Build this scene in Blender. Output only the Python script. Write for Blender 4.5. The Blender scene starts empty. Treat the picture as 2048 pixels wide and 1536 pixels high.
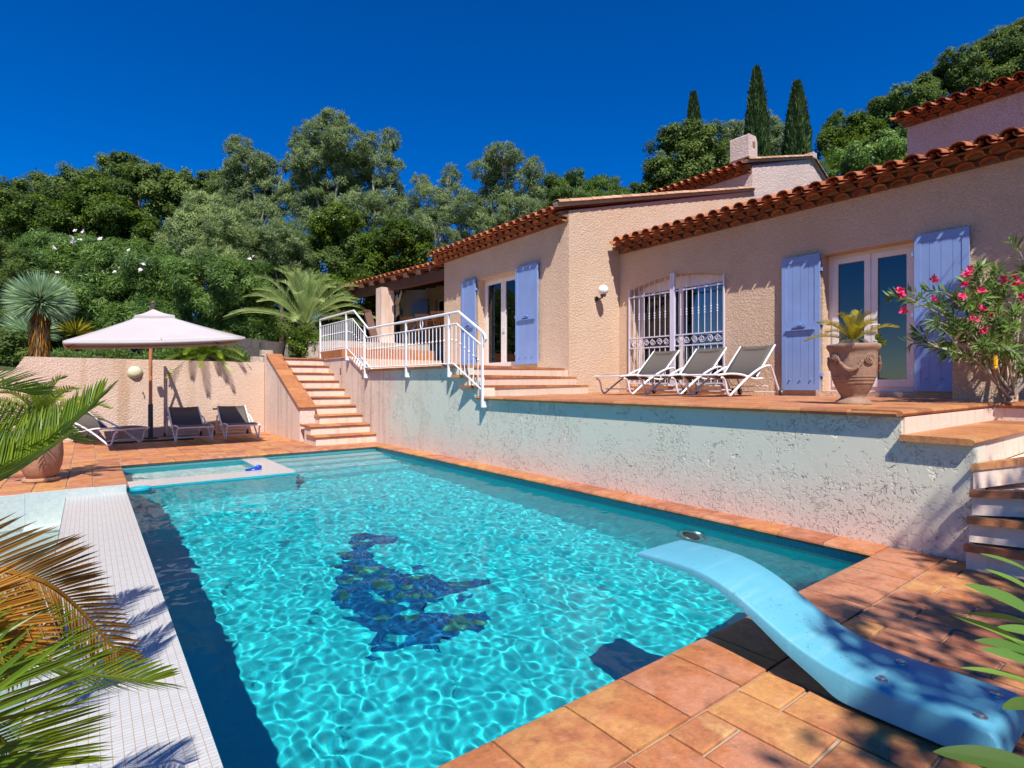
import bpy, math, random
import numpy as np
from mathutils import Vector, Matrix, noise
random.seed(7); RNG = np.random.default_rng(11)
sc = bpy.context.scene
COL = sc.collection
PI = math.pi
# ------------------------------------------------------------------ survey: camera heading, bearings measured in the photo
SN, CS, FOC, HOR, EYE = 0.6101, 0.7923, 1100.0, 766.5, 1.2
def spot(px, py, d):
    """world point seen on bearing px at elevation py, d metres ahead"""
    k = (px - 1024) / FOC
    return Vector((d * (SN + CS * k), d * (CS - SN * k), EYE + (HOR - py) * d / FOC))
# ------------------------------------------------------------------ mesh builder
class MB:
    def __init__(s): s.v = []; s.f = []; s.t = []
    def add(s, vs, fs, tint=0.5):
        o = len(s.v); s.v.extend([tuple(p) for p in vs])
        for f in fs: s.f.append(tuple(i + o for i in f)); s.t.append(tint)
    def quad(s, a, b, c, d, tint=0.5): s.add([a, b, c, d], [(0, 1, 2, 3)], tint)
    def box(s, x0, y0, z0, x1, y1, z1, tint=0.5):
        v = [(x0,y0,z0),(x1,y0,z0),(x1,y1,z0),(x0,y1,z0),(x0,y0,z1),(x1,y0,z1),(x1,y1,z1),(x0,y1,z1)]
        s.add(v, [(0,3,2,1),(4,5,6,7),(0,1,5,4),(1,2,6,5),(2,3,7,6),(3,0,4,7)], tint)
    def obox(s, c, ax, ay, az, tint=0.5):
        c, ax, ay, az = map(Vector, (c, ax, ay, az))
        v = [c + ax*i + ay*j + az*k for k in (-1,1) for (i,j) in ((-1,-1),(1,-1),(1,1),(-1,1))]
        s.add(v, [(0,3,2,1),(4,5,6,7),(0,1,5,4),(1,2,6,5),(2,3,7,6),(3,0,4,7)], tint)
    def prism(s, pts, ext, tint=0.5):
        """polygon (3D points) pushed along ext"""
        n = len(pts); e = Vector(ext); a = [Vector(p) for p in pts]
        s.add(a + [p + e for p in a], [tuple(range(n-1,-1,-1)), tuple(range(n, 2*n))] + [(i,(i+1)%n,n+(i+1)%n,n+i) for i in range(n)], tint)
    def slab(s, poly, z0, z1, tint=0.5): s.prism([(x,y,z0) for x,y in poly], (0,0,z1-z0), tint)
    def tube(s, pts, r, seg=8, tint=0.5, cap=True):
        P = [Vector(p) for p in pts]; n = len(P)
        R = [r]*n if not hasattr(r,'__len__') else list(r)
        vs = []; up = None
        for i,p in enumerate(P):
            t = (P[min(i+1,n-1)] - P[max(i-1,0)])
            t = t.normalized() if t.length > 1e-9 else Vector((0,0,1))
            if up is None:
                up = Vector((0,0,1)) if abs(t.z) < .9 else Vector((1,0,0))
            a = up - t*up.dot(t)
            if a.length < 1e-6: a = t.orthogonal()
            a.normalize(); up = a; b = t.cross(a)
            for k in range(seg):
                q = 2*PI*k/seg + (PI/seg)
                vs.append(p + (a*math.cos(q) + b*math.sin(q))*R[i])
        fs = [(i*seg+k, i*seg+(k+1)%seg, (i+1)*seg+(k+1)%seg, (i+1)*seg+k) for i in range(n-1) for k in range(seg)]
        if cap: fs += [tuple(range(seg-1,-1,-1)), tuple((n-1)*seg+k for k in range(seg))]
        s.add(vs, fs, tint)
    def lathe(s, prof, seg=24, c=(0,0,0), tint=0.5, axis='z', wob=0):
        vs = []; n = len(prof)
        for (r,h) in prof:
            for k in range(seg):
                q = 2*PI*k/seg
                p = (r*math.cos(q), r*math.sin(q), h)
                if axis == 'x': p = (h, r*math.cos(q), r*math.sin(q))
                if axis == 'y': p = (r*math.cos(q), h, r*math.sin(q))
                vs.append((c[0]+p[0], c[1]+p[1], c[2]+p[2]))
        fs = [(i*seg+k, i*seg+(k+1)%seg, (i+1)*seg+(k+1)%seg, (i+1)*seg+k) for i in range(n-1) for k in range(seg)]
        s.add(vs, fs, tint)
    def ball(s, c, r, seg=12, rings=8, tint=0.5):
        r = (r,r,r) if not hasattr(r,'__len__') else r
        vs = [(c[0]+r[0]*math.sin(PI*i/rings)*math.cos(2*PI*k/seg), c[1]+r[1]*math.sin(PI*i/rings)*math.sin(2*PI*k/seg), c[2]+r[2]*math.cos(PI*i/rings)) for i in range(rings+1) for k in range(seg)]
        s.add(vs, [(i*seg+k,(i+1)*seg+k,(i+1)*seg+(k+1)%seg,i*seg+(k+1)%seg) for i in range(rings) for k in range(seg)], tint)
    def build(s, name, mat, parent=None, smooth=False, world=True, angle=40):
        me = bpy.data.meshes.new(name)
        off = parent_loc(parent) if (parent is not None and world) else Vector((0,0,0))
        vs = np.array(s.v, dtype=np.float64).reshape(-1,3) - np.array(off)
        me.from_pydata(vs.tolist(), [], s.f)
        a = me.attributes.new('tint', 'FLOAT', 'FACE'); a.data.foreach_set('value', s.t)
        me.materials.append(mat); me.validate(); me.update()
        if smooth:
            me.shade_smooth()
            if angle < 179:
                me.set_sharp_from_angle(angle=math.radians(angle))
        o = bpy.data.objects.new(name, me); COL.objects.link(o)
        if parent is not None: o.parent = parent
        return o
def parent_loc(o):
    p = Vector((0,0,0))
    while o is not None: p += o.location; o = o.parent
    return p
def tag(o, label=None, cat=None, group=None, kind=None):
    if label: o['label'] = label
    if cat: o['category'] = cat
    if group: o['group'] = group
    if kind: o['kind'] = kind
    return o
def thing(name, label, cat, loc=(0,0,0), rz=0, group=None):
    o = bpy.data.objects.new(name, None); o.empty_display_size = .2; COL.objects.link(o)
    o.location = loc; o.rotation_euler = (0,0,rz); return tag(o, label, cat, group)
def copy_tree(o, parent=None):
    c = o.copy(); COL.objects.link(c); c.parent = parent
    for ch in list(o.children): copy_tree(ch, c)
    return c
# ------------------------------------------------------------------ materials
class NT:
    def __init__(s, name):
        s.m = bpy.data.materials.new(name); s.m.use_nodes = True; s.t = s.m.node_tree; s.n = s.t.nodes; s.l = s.t.links
        s.b = s.n['Principled BSDF']; s.out = s.n['Material Output']
    def node(s, ty, **kw):
        x = s.n.new(ty)
        for k,v in kw.items():
            if k in x.inputs.keys(): s.put(x.inputs[k], v)
            else: setattr(x, k, v)
        return x
    def put(s, sock, v):
        if isinstance(v, bpy.types.NodeSocket): s.l.new(v, sock)
        elif hasattr(v,'__len__') and len(v) == 3 and sock.type == 'RGBA': sock.default_value = (*v,1)
        else: sock.default_value = v
    def coord(s, kind='Object', scale=(1,1,1), rot=(0,0,0)):
        tc = s.node('ShaderNodeTexCoord')
        mp = s.node('ShaderNodeMapping'); s.l.new(tc.outputs[kind], mp.inputs[0]); mp.inputs['Scale'].default_value = scale; mp.inputs['Rotation'].default_value = rot
        return mp.outputs[0]
    def noise(s, vec, scale, detail=3, rough=.55, dist=0, out=0):
        x = s.node('ShaderNodeTexNoise'); s.l.new(vec, x.inputs['Vector']); x.inputs['Scale'].default_value = scale; x.inputs['Detail'].default_value = detail; x.inputs['Roughness'].default_value = rough; x.inputs['Distortion'].default_value = dist
        return x.outputs[out]
    def ramp(s, fac, stops, interp='LINEAR'):
        x = s.node('ShaderNodeValToRGB'); s.put(x.inputs[0], fac); cr = x.color_ramp; cr.interpolation = interp
        while len(cr.elements) < len(stops): cr.elements.new(.5)
        for e,(p,c) in zip(cr.elements, stops):
            e.position = p; e.color = (*c,1) if hasattr(c,'__len__') else (c,c,c,1)
        return x.outputs[0]
    def mix(s, f, a, b, blend='MIX'):
        x = s.node('ShaderNodeMix', data_type='RGBA', blend_type=blend); s.put(x.inputs[0], f); s.put(x.inputs[6], a); s.put(x.inputs[7], b); return x.outputs[2]
    def math(s, op, a, b=0.0, clamp=False):
        x = s.node('ShaderNodeMath', operation=op, use_clamp=clamp); s.put(x.inputs[0], a); s.put(x.inputs[1], b); return x.outputs[0]
    def tint(s):
        return s.node('ShaderNodeAttribute', attribute_name='tint').outputs['Fac']
    def bump(s, h, strength=.5, dist=.01, normal=None):
        x = s.node('ShaderNodeBump'); s.put(x.inputs['Height'], h); x.inputs['Strength'].default_value = strength; x.inputs['Distance'].default_value = dist
        if normal is not None: s.l.new(normal, x.inputs['Normal'])
        return x.outputs[0]
    def fin(s, col=None, rough=None, normal=None, **kw):
        if col is not None: s.put(s.b.inputs['Base Color'], col)
        if rough is not None: s.put(s.b.inputs['Roughness'], rough)
        if normal is not None: s.l.new(normal, s.b.inputs['Normal'])
        for k,v in kw.items(): s.put(s.b.inputs[k.replace('_',' ')], v)
        return s.m
M = {}
def plain(name, col, rough=.5, var=.12, vs=6.0, bump=0, bs=60, metal=0, **kw):
    t = NT(name); c = t.coord()
    n = t.noise(c, vs, 4)
    dark = tuple(x*(1-var) for x in col); lite = tuple(min(1,x*(1+var)) for x in col)
    cc = t.ramp(n, [(.3,dark),(.7,lite)])
    nn = t.bump(t.noise(c, bs, 3), .5, bump) if bump else None
    M[name] = t.fin(cc, rough, nn, Metallic=metal, **kw); return M[name]
def stucco(name, c1, c2, scale=26, dist=.012, extra=None):
    t = NT(name); c = t.coord('Object')
    big = t.noise(c, .55, 4); mid = t.noise(c, 3.2, 4)
    col = t.mix(t.ramp(big, [(.35,0.),(.7,1.)]), c1, c2)
    col = t.mix(t.math('MULTIPLY', t.ramp(mid, [(.4,0.),(.75,1.)]), .35), col, tuple(x*.82 for x in c1))
    g = t.noise(c, scale, 4, .6, .8); g2 = t.noise(c, scale*3.1, 2)
    h = t.math('ADD', t.ramp(g, [(.36,0.),(.62,1.)]), t.math('MULTIPLY', g2, .35))
    if extra: col = extra(t, c, col)
    M[name] = t.fin(col, .92, t.bump(h, 1.0, dist), Specular_IOR_Level=.15); return M[name]
def streaks(t, c, col):
    s = t.coord('Object', (1,2.2,.12))
    n = t.noise(s, 2.4, 4)
    return t.mix(t.math('MULTIPLY', t.ramp(n, [(.56,0.),(.7,1.)]), .45), col, (.42,.24,.11))
def faint_streaks(t, c, col):
    n = t.noise(t.coord('Object', (1.6,1.6,.10)), 2.2, 5, .6); b = t.noise(c, .8, 5, .65)
    col = t.mix(t.math('MULTIPLY', t.ramp(n, [(.55,0.),(.75,1.)]), .22), col, (.50,.33,.24))
    return t.mix(t.math('MULTIPLY', t.ramp(b, [(.5,0.),(.72,1.)]), .30), col, (.80,.64,.54))
# house render: warm pinkish beige
stucco('stucco_house', (.66,.46,.315), (.71,.515,.37), 30, .010, faint_streaks)
stucco('stucco_upper', (.66,.51,.45), (.72,.57,.51), 22, .016)
stucco('stucco_back', (.68,.49,.37), (.73,.55,.44), 30, .008, streaks)
stucco('stucco_stair', (.80,.58,.48), (.84,.66,.56), 34, .006, streaks)
def m_retain():
    t = NT('stucco_retaining'); c = t.coord('Object')
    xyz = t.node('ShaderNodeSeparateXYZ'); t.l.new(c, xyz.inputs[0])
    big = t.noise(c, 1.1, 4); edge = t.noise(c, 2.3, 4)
    # aqua paint, turning pinkish along the foot and at the stair end
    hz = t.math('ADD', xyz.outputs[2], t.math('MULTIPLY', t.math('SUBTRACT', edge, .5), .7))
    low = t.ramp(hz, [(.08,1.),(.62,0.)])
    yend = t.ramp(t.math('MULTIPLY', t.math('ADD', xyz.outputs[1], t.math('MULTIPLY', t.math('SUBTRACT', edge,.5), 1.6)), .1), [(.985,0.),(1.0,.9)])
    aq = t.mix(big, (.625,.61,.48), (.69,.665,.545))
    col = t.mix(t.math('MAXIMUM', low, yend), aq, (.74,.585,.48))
    s = t.coord('Object', (1,3.0,.10)); st = t.noise(s, 1.7, 5)
    ym = t.ramp(t.math('MULTIPLY', xyz.outputs[1], .1), [(.82,0.),(.95,1.)])
    col = t.mix(t.math('MULTIPLY', t.math('MULTIPLY', t.ramp(st, [(.52,0.),(.68,1.)]), ym), .6), col, (.40,.24,.10))
    # chipped patches of rough cast between smoother trowelled areas
    patch = t.ramp(t.noise(c, 1.9, 5, .6), [(.47,0.),(.55,1.)])
    lowp = t.math('MAXIMUM', patch, t.math('MULTIPLY', low, .55))
    ragged = t.ramp(t.noise(c, 21, 3, .6, .5), [(.575,0.),(.62,1.)])
    pit = t.ramp(t.noise(c, 40, 2, .5, .3), [(.59,0.),(.65,.6)])
    few = t.ramp(t.noise(c, 13, 4, .62, .6), [(.64,0.),(.67,1.)])
    pits = t.math('MAXIMUM', t.math('MULTIPLY', t.math('MAXIMUM', ragged, pit), lowp), few)
    h = t.math('ADD', t.math('MULTIPLY', pits, -1.0), t.math('MULTIPLY', t.noise(c, 70, 2), .05))
    h = t.math('ADD', h, t.math('MULTIPLY', t.noise(c, 6, 3), .25))
    col = t.mix(t.math('MULTIPLY', pits, .10), col, (.46,.43,.37))
    M['stucco_retaining'] = t.fin(col, .9, t.bump(h, 1.0, .010), Specular_IOR_Level=.2)
m_retain()
def terracotta(name, stops, rough=.55, per_tile=True, ns=5.0):
    t = NT(name); c = t.coord('Object'); ti = t.tint()
    off = t.node('ShaderNodeVectorMath', operation='ADD'); t.l.new(c, off.inputs[0])
    cb = t.node('ShaderNodeCombineXYZ'); t.put(cb.inputs[2], t.math('MULTIPLY', ti, 37.0)); t.put(cb.inputs[0], t.math('MULTIPLY', ti, 11.0)); t.l.new(cb.outputs[0], off.inputs[1])
    v = off.outputs[0]
    n = t.noise(v, ns, 5, .6, .4)
    f = t.math('ADD', t.math('MULTIPLY', ti, .75), t.math('MULTIPLY', t.math('SUBTRACT', n, .5), .9))
    col = t.ramp(f, stops)
    blotch = t.ramp(t.noise(v, ns*2.6, 5, .65), [(.52,0.),(.78,1.)])
    col = t.mix(t.math('MULTIPLY', blotch, .6), col, (.13,.050,.026))
    fine = t.ramp(t.noise(v, ns*7, 5, .7), [(.35,0.),(.62,1.)])
    col = t.mix(t.math('MULTIPLY', fine, .38), t.mix(.0, col, col), t.mix(.6, col, (.12,.045,.022)))
    lime = t.ramp(t.noise(v, ns*.8, 6, .75, 1.2), [(.60,0.),(.72,1.)])
    col = t.mix(t.math('MULTIPLY', lime, .28), col, (.70,.52,.40))
    pale = t.ramp(t.noise(v, ns*1.4, 4, .6), [(.58,0.),(.8,1.)])
    col = t.mix(t.math('MULTIPLY', pale, .3), col, (.62,.36,.22))
    h = t.math('ADD', t.noise(v, 11, 5, .6), t.math('MULTIPLY', t.noise(v, 90, 3), .35))
    rr = t.math('ADD', rough, t.math('MULTIPLY', t.math('SUBTRACT', n, .5), .25))
    M[name] = t.fin(col, rr, t.bump(h, .7, .009), Specular_IOR_Level=.35)
terracotta('tile_deck', [(.0,(.36,.12,.06)),(.2,(.54,.235,.13)),(.38,(.47,.165,.062)),(.58,(.59,.29,.10)),(.78,(.43,.15,.065)),(1.,(.65,.40,.16))])
terracotta('tile_roof', [(.05,(.26,.075,.032)),(.4,(.40,.115,.042)),(.75,(.52,.18,.065)),(1.,(.60,.30,.14))], .75, ns=7)
terracotta('tile_rake', [(.05,(.40,.22,.13)),(.5,(.55,.33,.20)),(1.,(.62,.42,.28))], .8, ns=9)
terracotta('pot_clay', [(.05,(.36,.17,.10)),(.5,(.46,.24,.145)),(1.,(.54,.31,.20))], .8, ns=4)
terracotta('tile_step', [(.05,(.36,.13,.055)),(.5,(.50,.20,.075)),(1.,(.58,.29,.11))], .5)
terracotta('urn_clay', [(.05,(.24,.15,.105)),(.5,(.36,.225,.155)),(1.,(.43,.29,.20))], .85, ns=4)
plain('mortar', (.42,.34,.26), .95, .15, 8, .004, 80)
plain('mortar_dark', (.22,.12,.075), .95, .2, 8)
plain('grout_deck', (.36,.29,.21), .95, .2, 5, .003, 90)
def m_riser():
    t = NT('riser_paint'); c = t.coord('Object')
    n = t.noise(c, 2.0, 4); s = t.coord('Object', (3.2,3.2,.7)); st = t.noise(s, 3.0, 5, .6)
    col = t.mix(n, (.74,.61,.51), (.69,.53,.42))
    col = t.mix(t.math('MULTIPLY', t.ramp(st, [(.5,0.),(.72,1.)]), .5), col, (.55,.30,.15))
    M['riser_paint'] = t.fin(col, .85, t.bump(t.noise(c, 30, 4), .6, .006))
m_riser()
def box_uv(t, c):
    g = t.node('ShaderNodeNewGeometry'); ab = t.node('ShaderNodeVectorMath', operation='ABSOLUTE'); t.l.new(g.outputs['True Normal'], ab.inputs[0])
    sn = t.node('ShaderNodeSeparateXYZ'); t.l.new(ab.outputs[0], sn.inputs[0]); sp = t.node('ShaderNodeSeparateXYZ'); t.l.new(c, sp.inputs[0])
    def comb(a,b):
        k = t.node('ShaderNodeCombineXYZ'); t.l.new(sp.outputs[a], k.inputs[0]); t.l.new(sp.outputs[b], k.inputs[1]); return k.outputs[0]
    v = t.mix(t.math('GREATER_THAN', sn.outputs[0], .6), comb(0,2), comb(1,2))
    return t.mix(t.math('GREATER_THAN', sn.outputs[2], .6), v, comb(0,1))
def mosaic(name, c1, c2, grout, size=.033, rough=.25, mortar=.0022, row=None):
    t = NT(name); c = t.coord('Object'); v = box_uv(t, c)
    b = t.node('ShaderNodeTexBrick', offset=0.0, squash=1.0); t.l.new(v, b.inputs['Vector'])
    b.inputs['Scale'].default_value = 1; b.inputs['Brick Width'].default_value = size; b.inputs['Row Height'].default_value = row or size; b.inputs['Mortar Size'].default_value = mortar; b.inputs['Mortar Smooth'].default_value = .2; b.inputs['Bias'].default_value = 0
    t.put(b.inputs['Color1'], c1); t.put(b.inputs['Color2'], c2); t.put(b.inputs['Mortar'], grout)
    col = t.mix(t.math('MULTIPLY', t.ramp(t.noise(c, 1.3, 4), [(.45,0.),(.8,1.)]), .25), b.outputs['Color'], tuple(x*.8 for x in c1))
    M[name] = t.fin(col, rough, t.bump(t.math('SUBTRACT', 1.0, b.outputs['Fac']), .4, .002))
mosaic('mosaic_white', (.54,.54,.535), (.48,.49,.49), (.40,.30,.21), row=.022, mortar=.0016)
mosaic('mosaic_pool', (.014,.58,.66), (.010,.52,.60), (.05,.50,.54), .025, .3)
mosaic('mosaic_shade', (.07,.30,.32), (.05,.25,.28), (.12,.28,.28), .025, .3)
mosaic('mosaic_mid', (.20,.60,.66), (.15,.54,.62), (.25,.55,.58), .025, .3)
mosaic('mosaic_pale', (.62,.72,.70), (.54,.68,.68), (.50,.55,.52), .025, .3)
mosaic('mosaic_basin', (.52,.58,.55), (.42,.51,.50), (.52,.54,.50), .03, .3)
mosaic('mosaic_blue', (.0,.060,.22), (.0,.115,.31), (.01,.15,.28), .03, .3)
mosaic('mosaic_green', (.02,.16,.16), (.03,.20,.14), (.03,.13,.20), .03, .3)
def m_water():
    t = NT('water'); 
    rf = t.node('ShaderNodeBsdfRefraction'); rf.inputs['IOR'].default_value = 1.33; rf.inputs['Roughness'].default_value = 0; rf.inputs[0].default_value = (.93,1,1,1)
    gl = t.node('ShaderNodeBsdfGlossy'); gl.inputs['Roughness'].default_value = .0; fr = t.node('ShaderNodeFresnel'); fr.inputs['IOR'].default_value = 1.33
    mx = t.node('ShaderNodeMixShader'); t.put(mx.inputs[0], t.math('MULTIPLY', fr.outputs[0], .55)); t.l.new(rf.outputs[0], mx.inputs[1]); t.l.new(gl.outputs[0], mx.inputs[2]); t.l.new(mx.outputs[0], t.out.inputs[0])
    M['water'] = t.m
m_water()
def m_glass():
    t = NT('glass'); tr = t.node('ShaderNodeBsdfTransparent'); tr.inputs[0].default_value = (.80,.88,.92,1)
    gl = t.node('ShaderNodeBsdfGlossy'); gl.inputs['Roughness'].default_value = .015
    fr = t.node('ShaderNodeFresnel'); fr.inputs['IOR'].default_value = 1.75
    mx = t.node('ShaderNodeMixShader'); t.l.new(fr.outputs[0], mx.inputs[0]); t.l.new(tr.outputs[0], mx.inputs[1]); t.l.new(gl.outputs[0], mx.inputs[2]); t.l.new(mx.outputs[0], t.out.inputs[0])
    M['glass'] = t.m
m_glass()
plain('shutter_paint', (.21,.305,.56), .5, .07, 3, .002, 40)
plain('white_paint', (.80,.80,.80), .4, .05, 5)
plain('door_white', (.78,.70,.66), .4, .05, 5)
plain('rail_white', (.80,.80,.82), .35, .05, 5)
plain('iron_lilac', (.66,.62,.74), .4, .05, 5)
plain('black_metal', (.03,.03,.035), .4, .1, 5)
plain('steel', (.45,.45,.46), .3, .1, 8, metal=.9)
plain('dark_base', (.05,.05,.055), .55, .15, 5)
plain('rubber', (.03,.03,.03), .7, .1, 5)
plain('umbrella_cloth', (.47,.42,.415), .8, .04, 2, .002, 200)
plain('curtain_cloth', (.70,.68,.62), .9, .06, 3)
plain('interior', (.30,.24,.19), .9, .1, 1)
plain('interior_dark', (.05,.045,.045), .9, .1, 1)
plain('globe_glass', (.85,.85,.84), .25, .02, 2)
plain('lamp_cover', (.62,.60,.40), .3, .05, 3)
plain('socket_white', (.74,.72,.66), .4, .05, 5)
plain('turquoise_plastic', (.015,.34,.42), .35, .08, 5)
plain('blue_plastic', (.01,.05,.42), .35, .1, 8)
plain('yellow_plastic', (.75,.42,.01), .4, .1, 8)
plain('soil', (.10,.065,.04), .95, .3, 12, .01, 40)
plain('bark', (.13,.095,.07), .95, .3, 7, .02, 25)
plain('bark_pale', (.34,.29,.24), .9, .25, 7, .01, 25)
plain('yucca_skirt', (.30,.21,.11), .95, .4, 22, .03, 60)
plain('petal_pink', (.72,.035,.15), .6, .25, 14)
plain('petal_white', (.80,.70,.72), .6, .15, 14)
plain('blossom', (.45,.60,.08), .6, .2, 14)
plain('stone_block', (.46,.38,.30), .9, .25, 7, .01, 30)
def wood(name, c1, c2, rough=.5, sc_=(1,1,12)):
    t = NT(name); c = t.coord('Object', sc_); n = t.noise(c, 5, 5, .6, .6)
    M[name] = t.fin(t.ramp(n, [(.3,c1),(.7,c2)]), rough, t.bump(n, .3, .004))
wood('wood_teak', (.28,.105,.03), (.46,.20,.07))
wood('wood_pole', (.42,.17,.07), (.54,.26,.12), .5, (12,12,1))
wood('wood_beam', (.085,.034,.02), (.15,.062,.035), .7)
def sling():
    t = NT('sling_fabric'); c = t.coord('Object'); w = t.node('ShaderNodeTexChecker'); t.l.new(c, w.inputs[0]); w.inputs['Scale'].default_value = 260
    t.put(w.inputs['Color1'], (.075,.062,.053)); t.put(w.inputs['Color2'], (.115,.096,.083))
    M['sling_fabric'] = t.fin(t.mix(t.math('MULTIPLY', t.noise(c,3,3), .4), w.outputs[0], (.13,.105,.09)), .75)
sling()
def wicker():
    t = NT('wicker'); c = t.coord('Object'); b = t.node('ShaderNodeTexBrick'); t.l.new(box_uv(t,c), b.inputs['Vector']); b.inputs['Scale'].default_value=1; b.inputs['Brick Width'].default_value=.06; b.inputs['Row Height'].default_value=.022; b.inputs['Mortar Size'].default_value=.004
    t.put(b.inputs['Color1'], (.20,.165,.14)); t.put(b.inputs['Color2'], (.13,.11,.095)); t.put(b.inputs['Mortar'], (.04,.033,.03))
    M['wicker'] = t.fin(b.outputs[0], .7, t.bump(t.math('SUBTRACT',1.0,b.outputs['Fac']), .8, .008))
wicker()
def board_paint():
    t = NT('board_paint'); c = t.coord('Object'); n = t.noise(c, 2.2, 4)
    col = t.mix(n, (.075,.32,.43), (.12,.385,.49))
    pits = t.ramp(t.noise(c, 55, 3, .6), [(.62,0.),(.67,1.)])
    where = t.ramp(t.noise(c, 3.0, 4), [(.48,0.),(.62,1.)])
    col = t.mix(t.math('MULTIPLY', t.math('MULTIPLY', pits, where), .5), col, (.02,.09,.16))
    worn = t.ramp(t.noise(t.coord('Object',(1,9,1)), 3, 5), [(.55,0.),(.75,1.)])
    col = t.mix(t.math('MULTIPLY', worn, .35), col, (.24,.47,.56))
    M['board_paint'] = t.fin(col, .55, t.bump(t.noise(c, 120, 3), .35, .003))
board_paint()
def leaf(name, dark, mid, lite, rough=.45, trans=.35):
    t = NT(name); ti = t.tint(); c = t.coord('Object')
    f = t.math('ADD', ti, t.math('MULTIPLY', t.math('SUBTRACT', t.noise(c, .9, 3), .5), .5))
    col = t.ramp(f, [(.1,dark),(.5,mid),(.95,lite)])
    t.fin(col, rough, Specular_IOR_Level=.25)
    tr = t.node('ShaderNodeBsdfTranslucent'); t.l.new(t.mix(.5, col, tuple(min(1,x*1.5) for x in lite)), tr.inputs[0])
    mx = t.node('ShaderNodeMixShader'); mx.inputs[0].default_value = trans; t.l.new(t.b.outputs[0], mx.inputs[1]); t.l.new(tr.outputs[0], mx.inputs[2]); t.l.new(mx.outputs[0], t.out.inputs[0])
    M[name] = t.m
leaf('leaf_oak', (0.035,0.068,0.014), (0.095,0.153,0.030), (0.169,0.231,0.046), .6)
leaf('leaf_mimosa', (0.079,0.127,0.049), (0.165,0.230,0.088), (0.277,0.349,0.137), .6)
leaf('leaf_pale', (0.125,0.184,0.070), (0.243,0.315,0.119), (0.375,0.454,0.177), .6)
leaf('leaf_laurel', (0.023,0.054,0.005), (0.061,0.112,0.010), (0.131,0.198,0.014), .55)
leaf('leaf_bright', (0.037,0.075,0.008), (0.087,0.150,0.012), (0.162,0.225,0.019), .35)
leaf('leaf_oleander', (0.047,0.098,0.022), (0.120,0.211,0.046), (0.226,0.347,0.076), .4)
leaf('leaf_pine', (0.032,0.071,0.013), (0.076,0.140,0.022), (0.127,0.204,0.033), .5)
leaf('leaf_cypress', (0.022,0.051,0.013), (0.051,0.098,0.024), (0.095,0.150,0.038), .6, .15)
leaf('leaf_palm', (0.123,0.194,0.063), (0.286,0.386,0.135), (0.513,0.601,0.216), .45)
leaf('leaf_cycad', (0.041,0.087,0.008), (0.101,0.175,0.012), (0.230,0.294,0.020), .3, .3)
leaf('leaf_cycad_yellow', (.14,.15,.01), (.30,.27,.015), (.46,.36,.02), .4, .35)
leaf('leaf_cycad_brown', (0.070,0.044,0.015), (0.217,0.108,0.020), (0.459,0.216,0.030), .5, .25)
leaf('leaf_yucca', (0.150,0.244,0.127), (0.317,0.469,0.253), (0.534,0.712,0.416), .45, .2)
leaf('leaf_near', (.05,.12,.025), (.12,.25,.05), (.20,.33,.06), .6, .4)
# ================================================================== SETTING
def smooth(a, b, x):
    t = min(1, max(0, (x-a)/(b-a))); return t*t*(3-2*t)
def gz(x, y):
    h = -2.4
    up = smooth(14.8, 16.2, y)*smooth(-200, -3, x)
    h += up*(4.0 + max(0, y-16)*.12)
    hill = max(0, x-15.5)*.40
    h = max(h, -2.4 + hill + (2.4*smooth(15.5, 18, x)))
    if y > 16: h += max(0, x-8)*.06
    bank = smooth(2.7, 3.6, -x)*smooth(6, 10, y)*(1-smooth(22, 60, -x))
    h = max(h, -2.4 + bank*3.2)
    far = math.hypot(x, y)
    if far > 80: h = min(h, 30) ; h -= min(1, (far-80)/200)*max(0, h+3)
    return h + .12*noise.noise(Vector((x*.3, y*.3, 1.7)))
def axis(lo, hi, step, far, n):
    core = list(np.arange(lo, hi+1e-6, step)); g = [ (far-hi)*((i+1)/n)**2.2 for i in range(n)]
    return [lo - q for q in reversed(g)] + core + [hi + q for q in g]
def ground():
    ax = axis(-14, 46, 1.0, 2500, 14); ay = axis(-8, 46, 1.0, 2500, 14)
    v = [(x,y,gz(x,y)) for y in ay for x in ax]; n = len(ax)
    f = [(j*n+i, j*n+i+1, (j+1)*n+i+1, (j+1)*n+i) for j in range(len(ay)-1) for i in range(n-1)]
    t = NT('ground_cover'); c = t.coord('Object')
    col = t.ramp(t.noise(c, .7, 6, .65), [(.3,(.035,.045,.015)),(.55,(.07,.075,.03)),(.75,(.15,.11,.065))])
    m = t.fin(col, .95, t.bump(t.noise(c, 4, 6), 1, .2))
    b = MB(); b.add(v, f); tag(b.build('ground', m, smooth=True, angle=180), kind='structure')
ground()
def tile(b, x0, y0, x1, y1, z, th=.02, bev=.007, tint=None):
    j = lambda: random.uniform(-.0025, .0025)
    zz = z + random.uniform(-.0018, .0012); dz = [random.uniform(-.001,.001) for _ in range(4)]
    c = [(x0+j(),y0+j()),(x1+j(),y0+j()),(x1+j(),y1+j()),(x0+j(),y1+j())]
    cx, cy = (x0+x1)/2, (y0+y1)/2
    ins = lambda p,q: (p[0]+(q if p[0]<cx else -q), p[1]+(q if p[1]<cy else -q))
    v = [(*p, zz-th) for p in c] + [(*p, zz-bev*.7) for p in c] + [(*ins(p,bev), zz+d) for p,d in zip(c,dz)]
    f = [(8,9,10,11)] + [(a,(a+1)%4,4+(a+1)%4,4+a) for a in range(4)] + [(4+a,4+(a+1)%4,8+(a+1)%4,8+a) for a in range(4)]
    b.add(v, f, random.random() if tint is None else tint)
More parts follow.
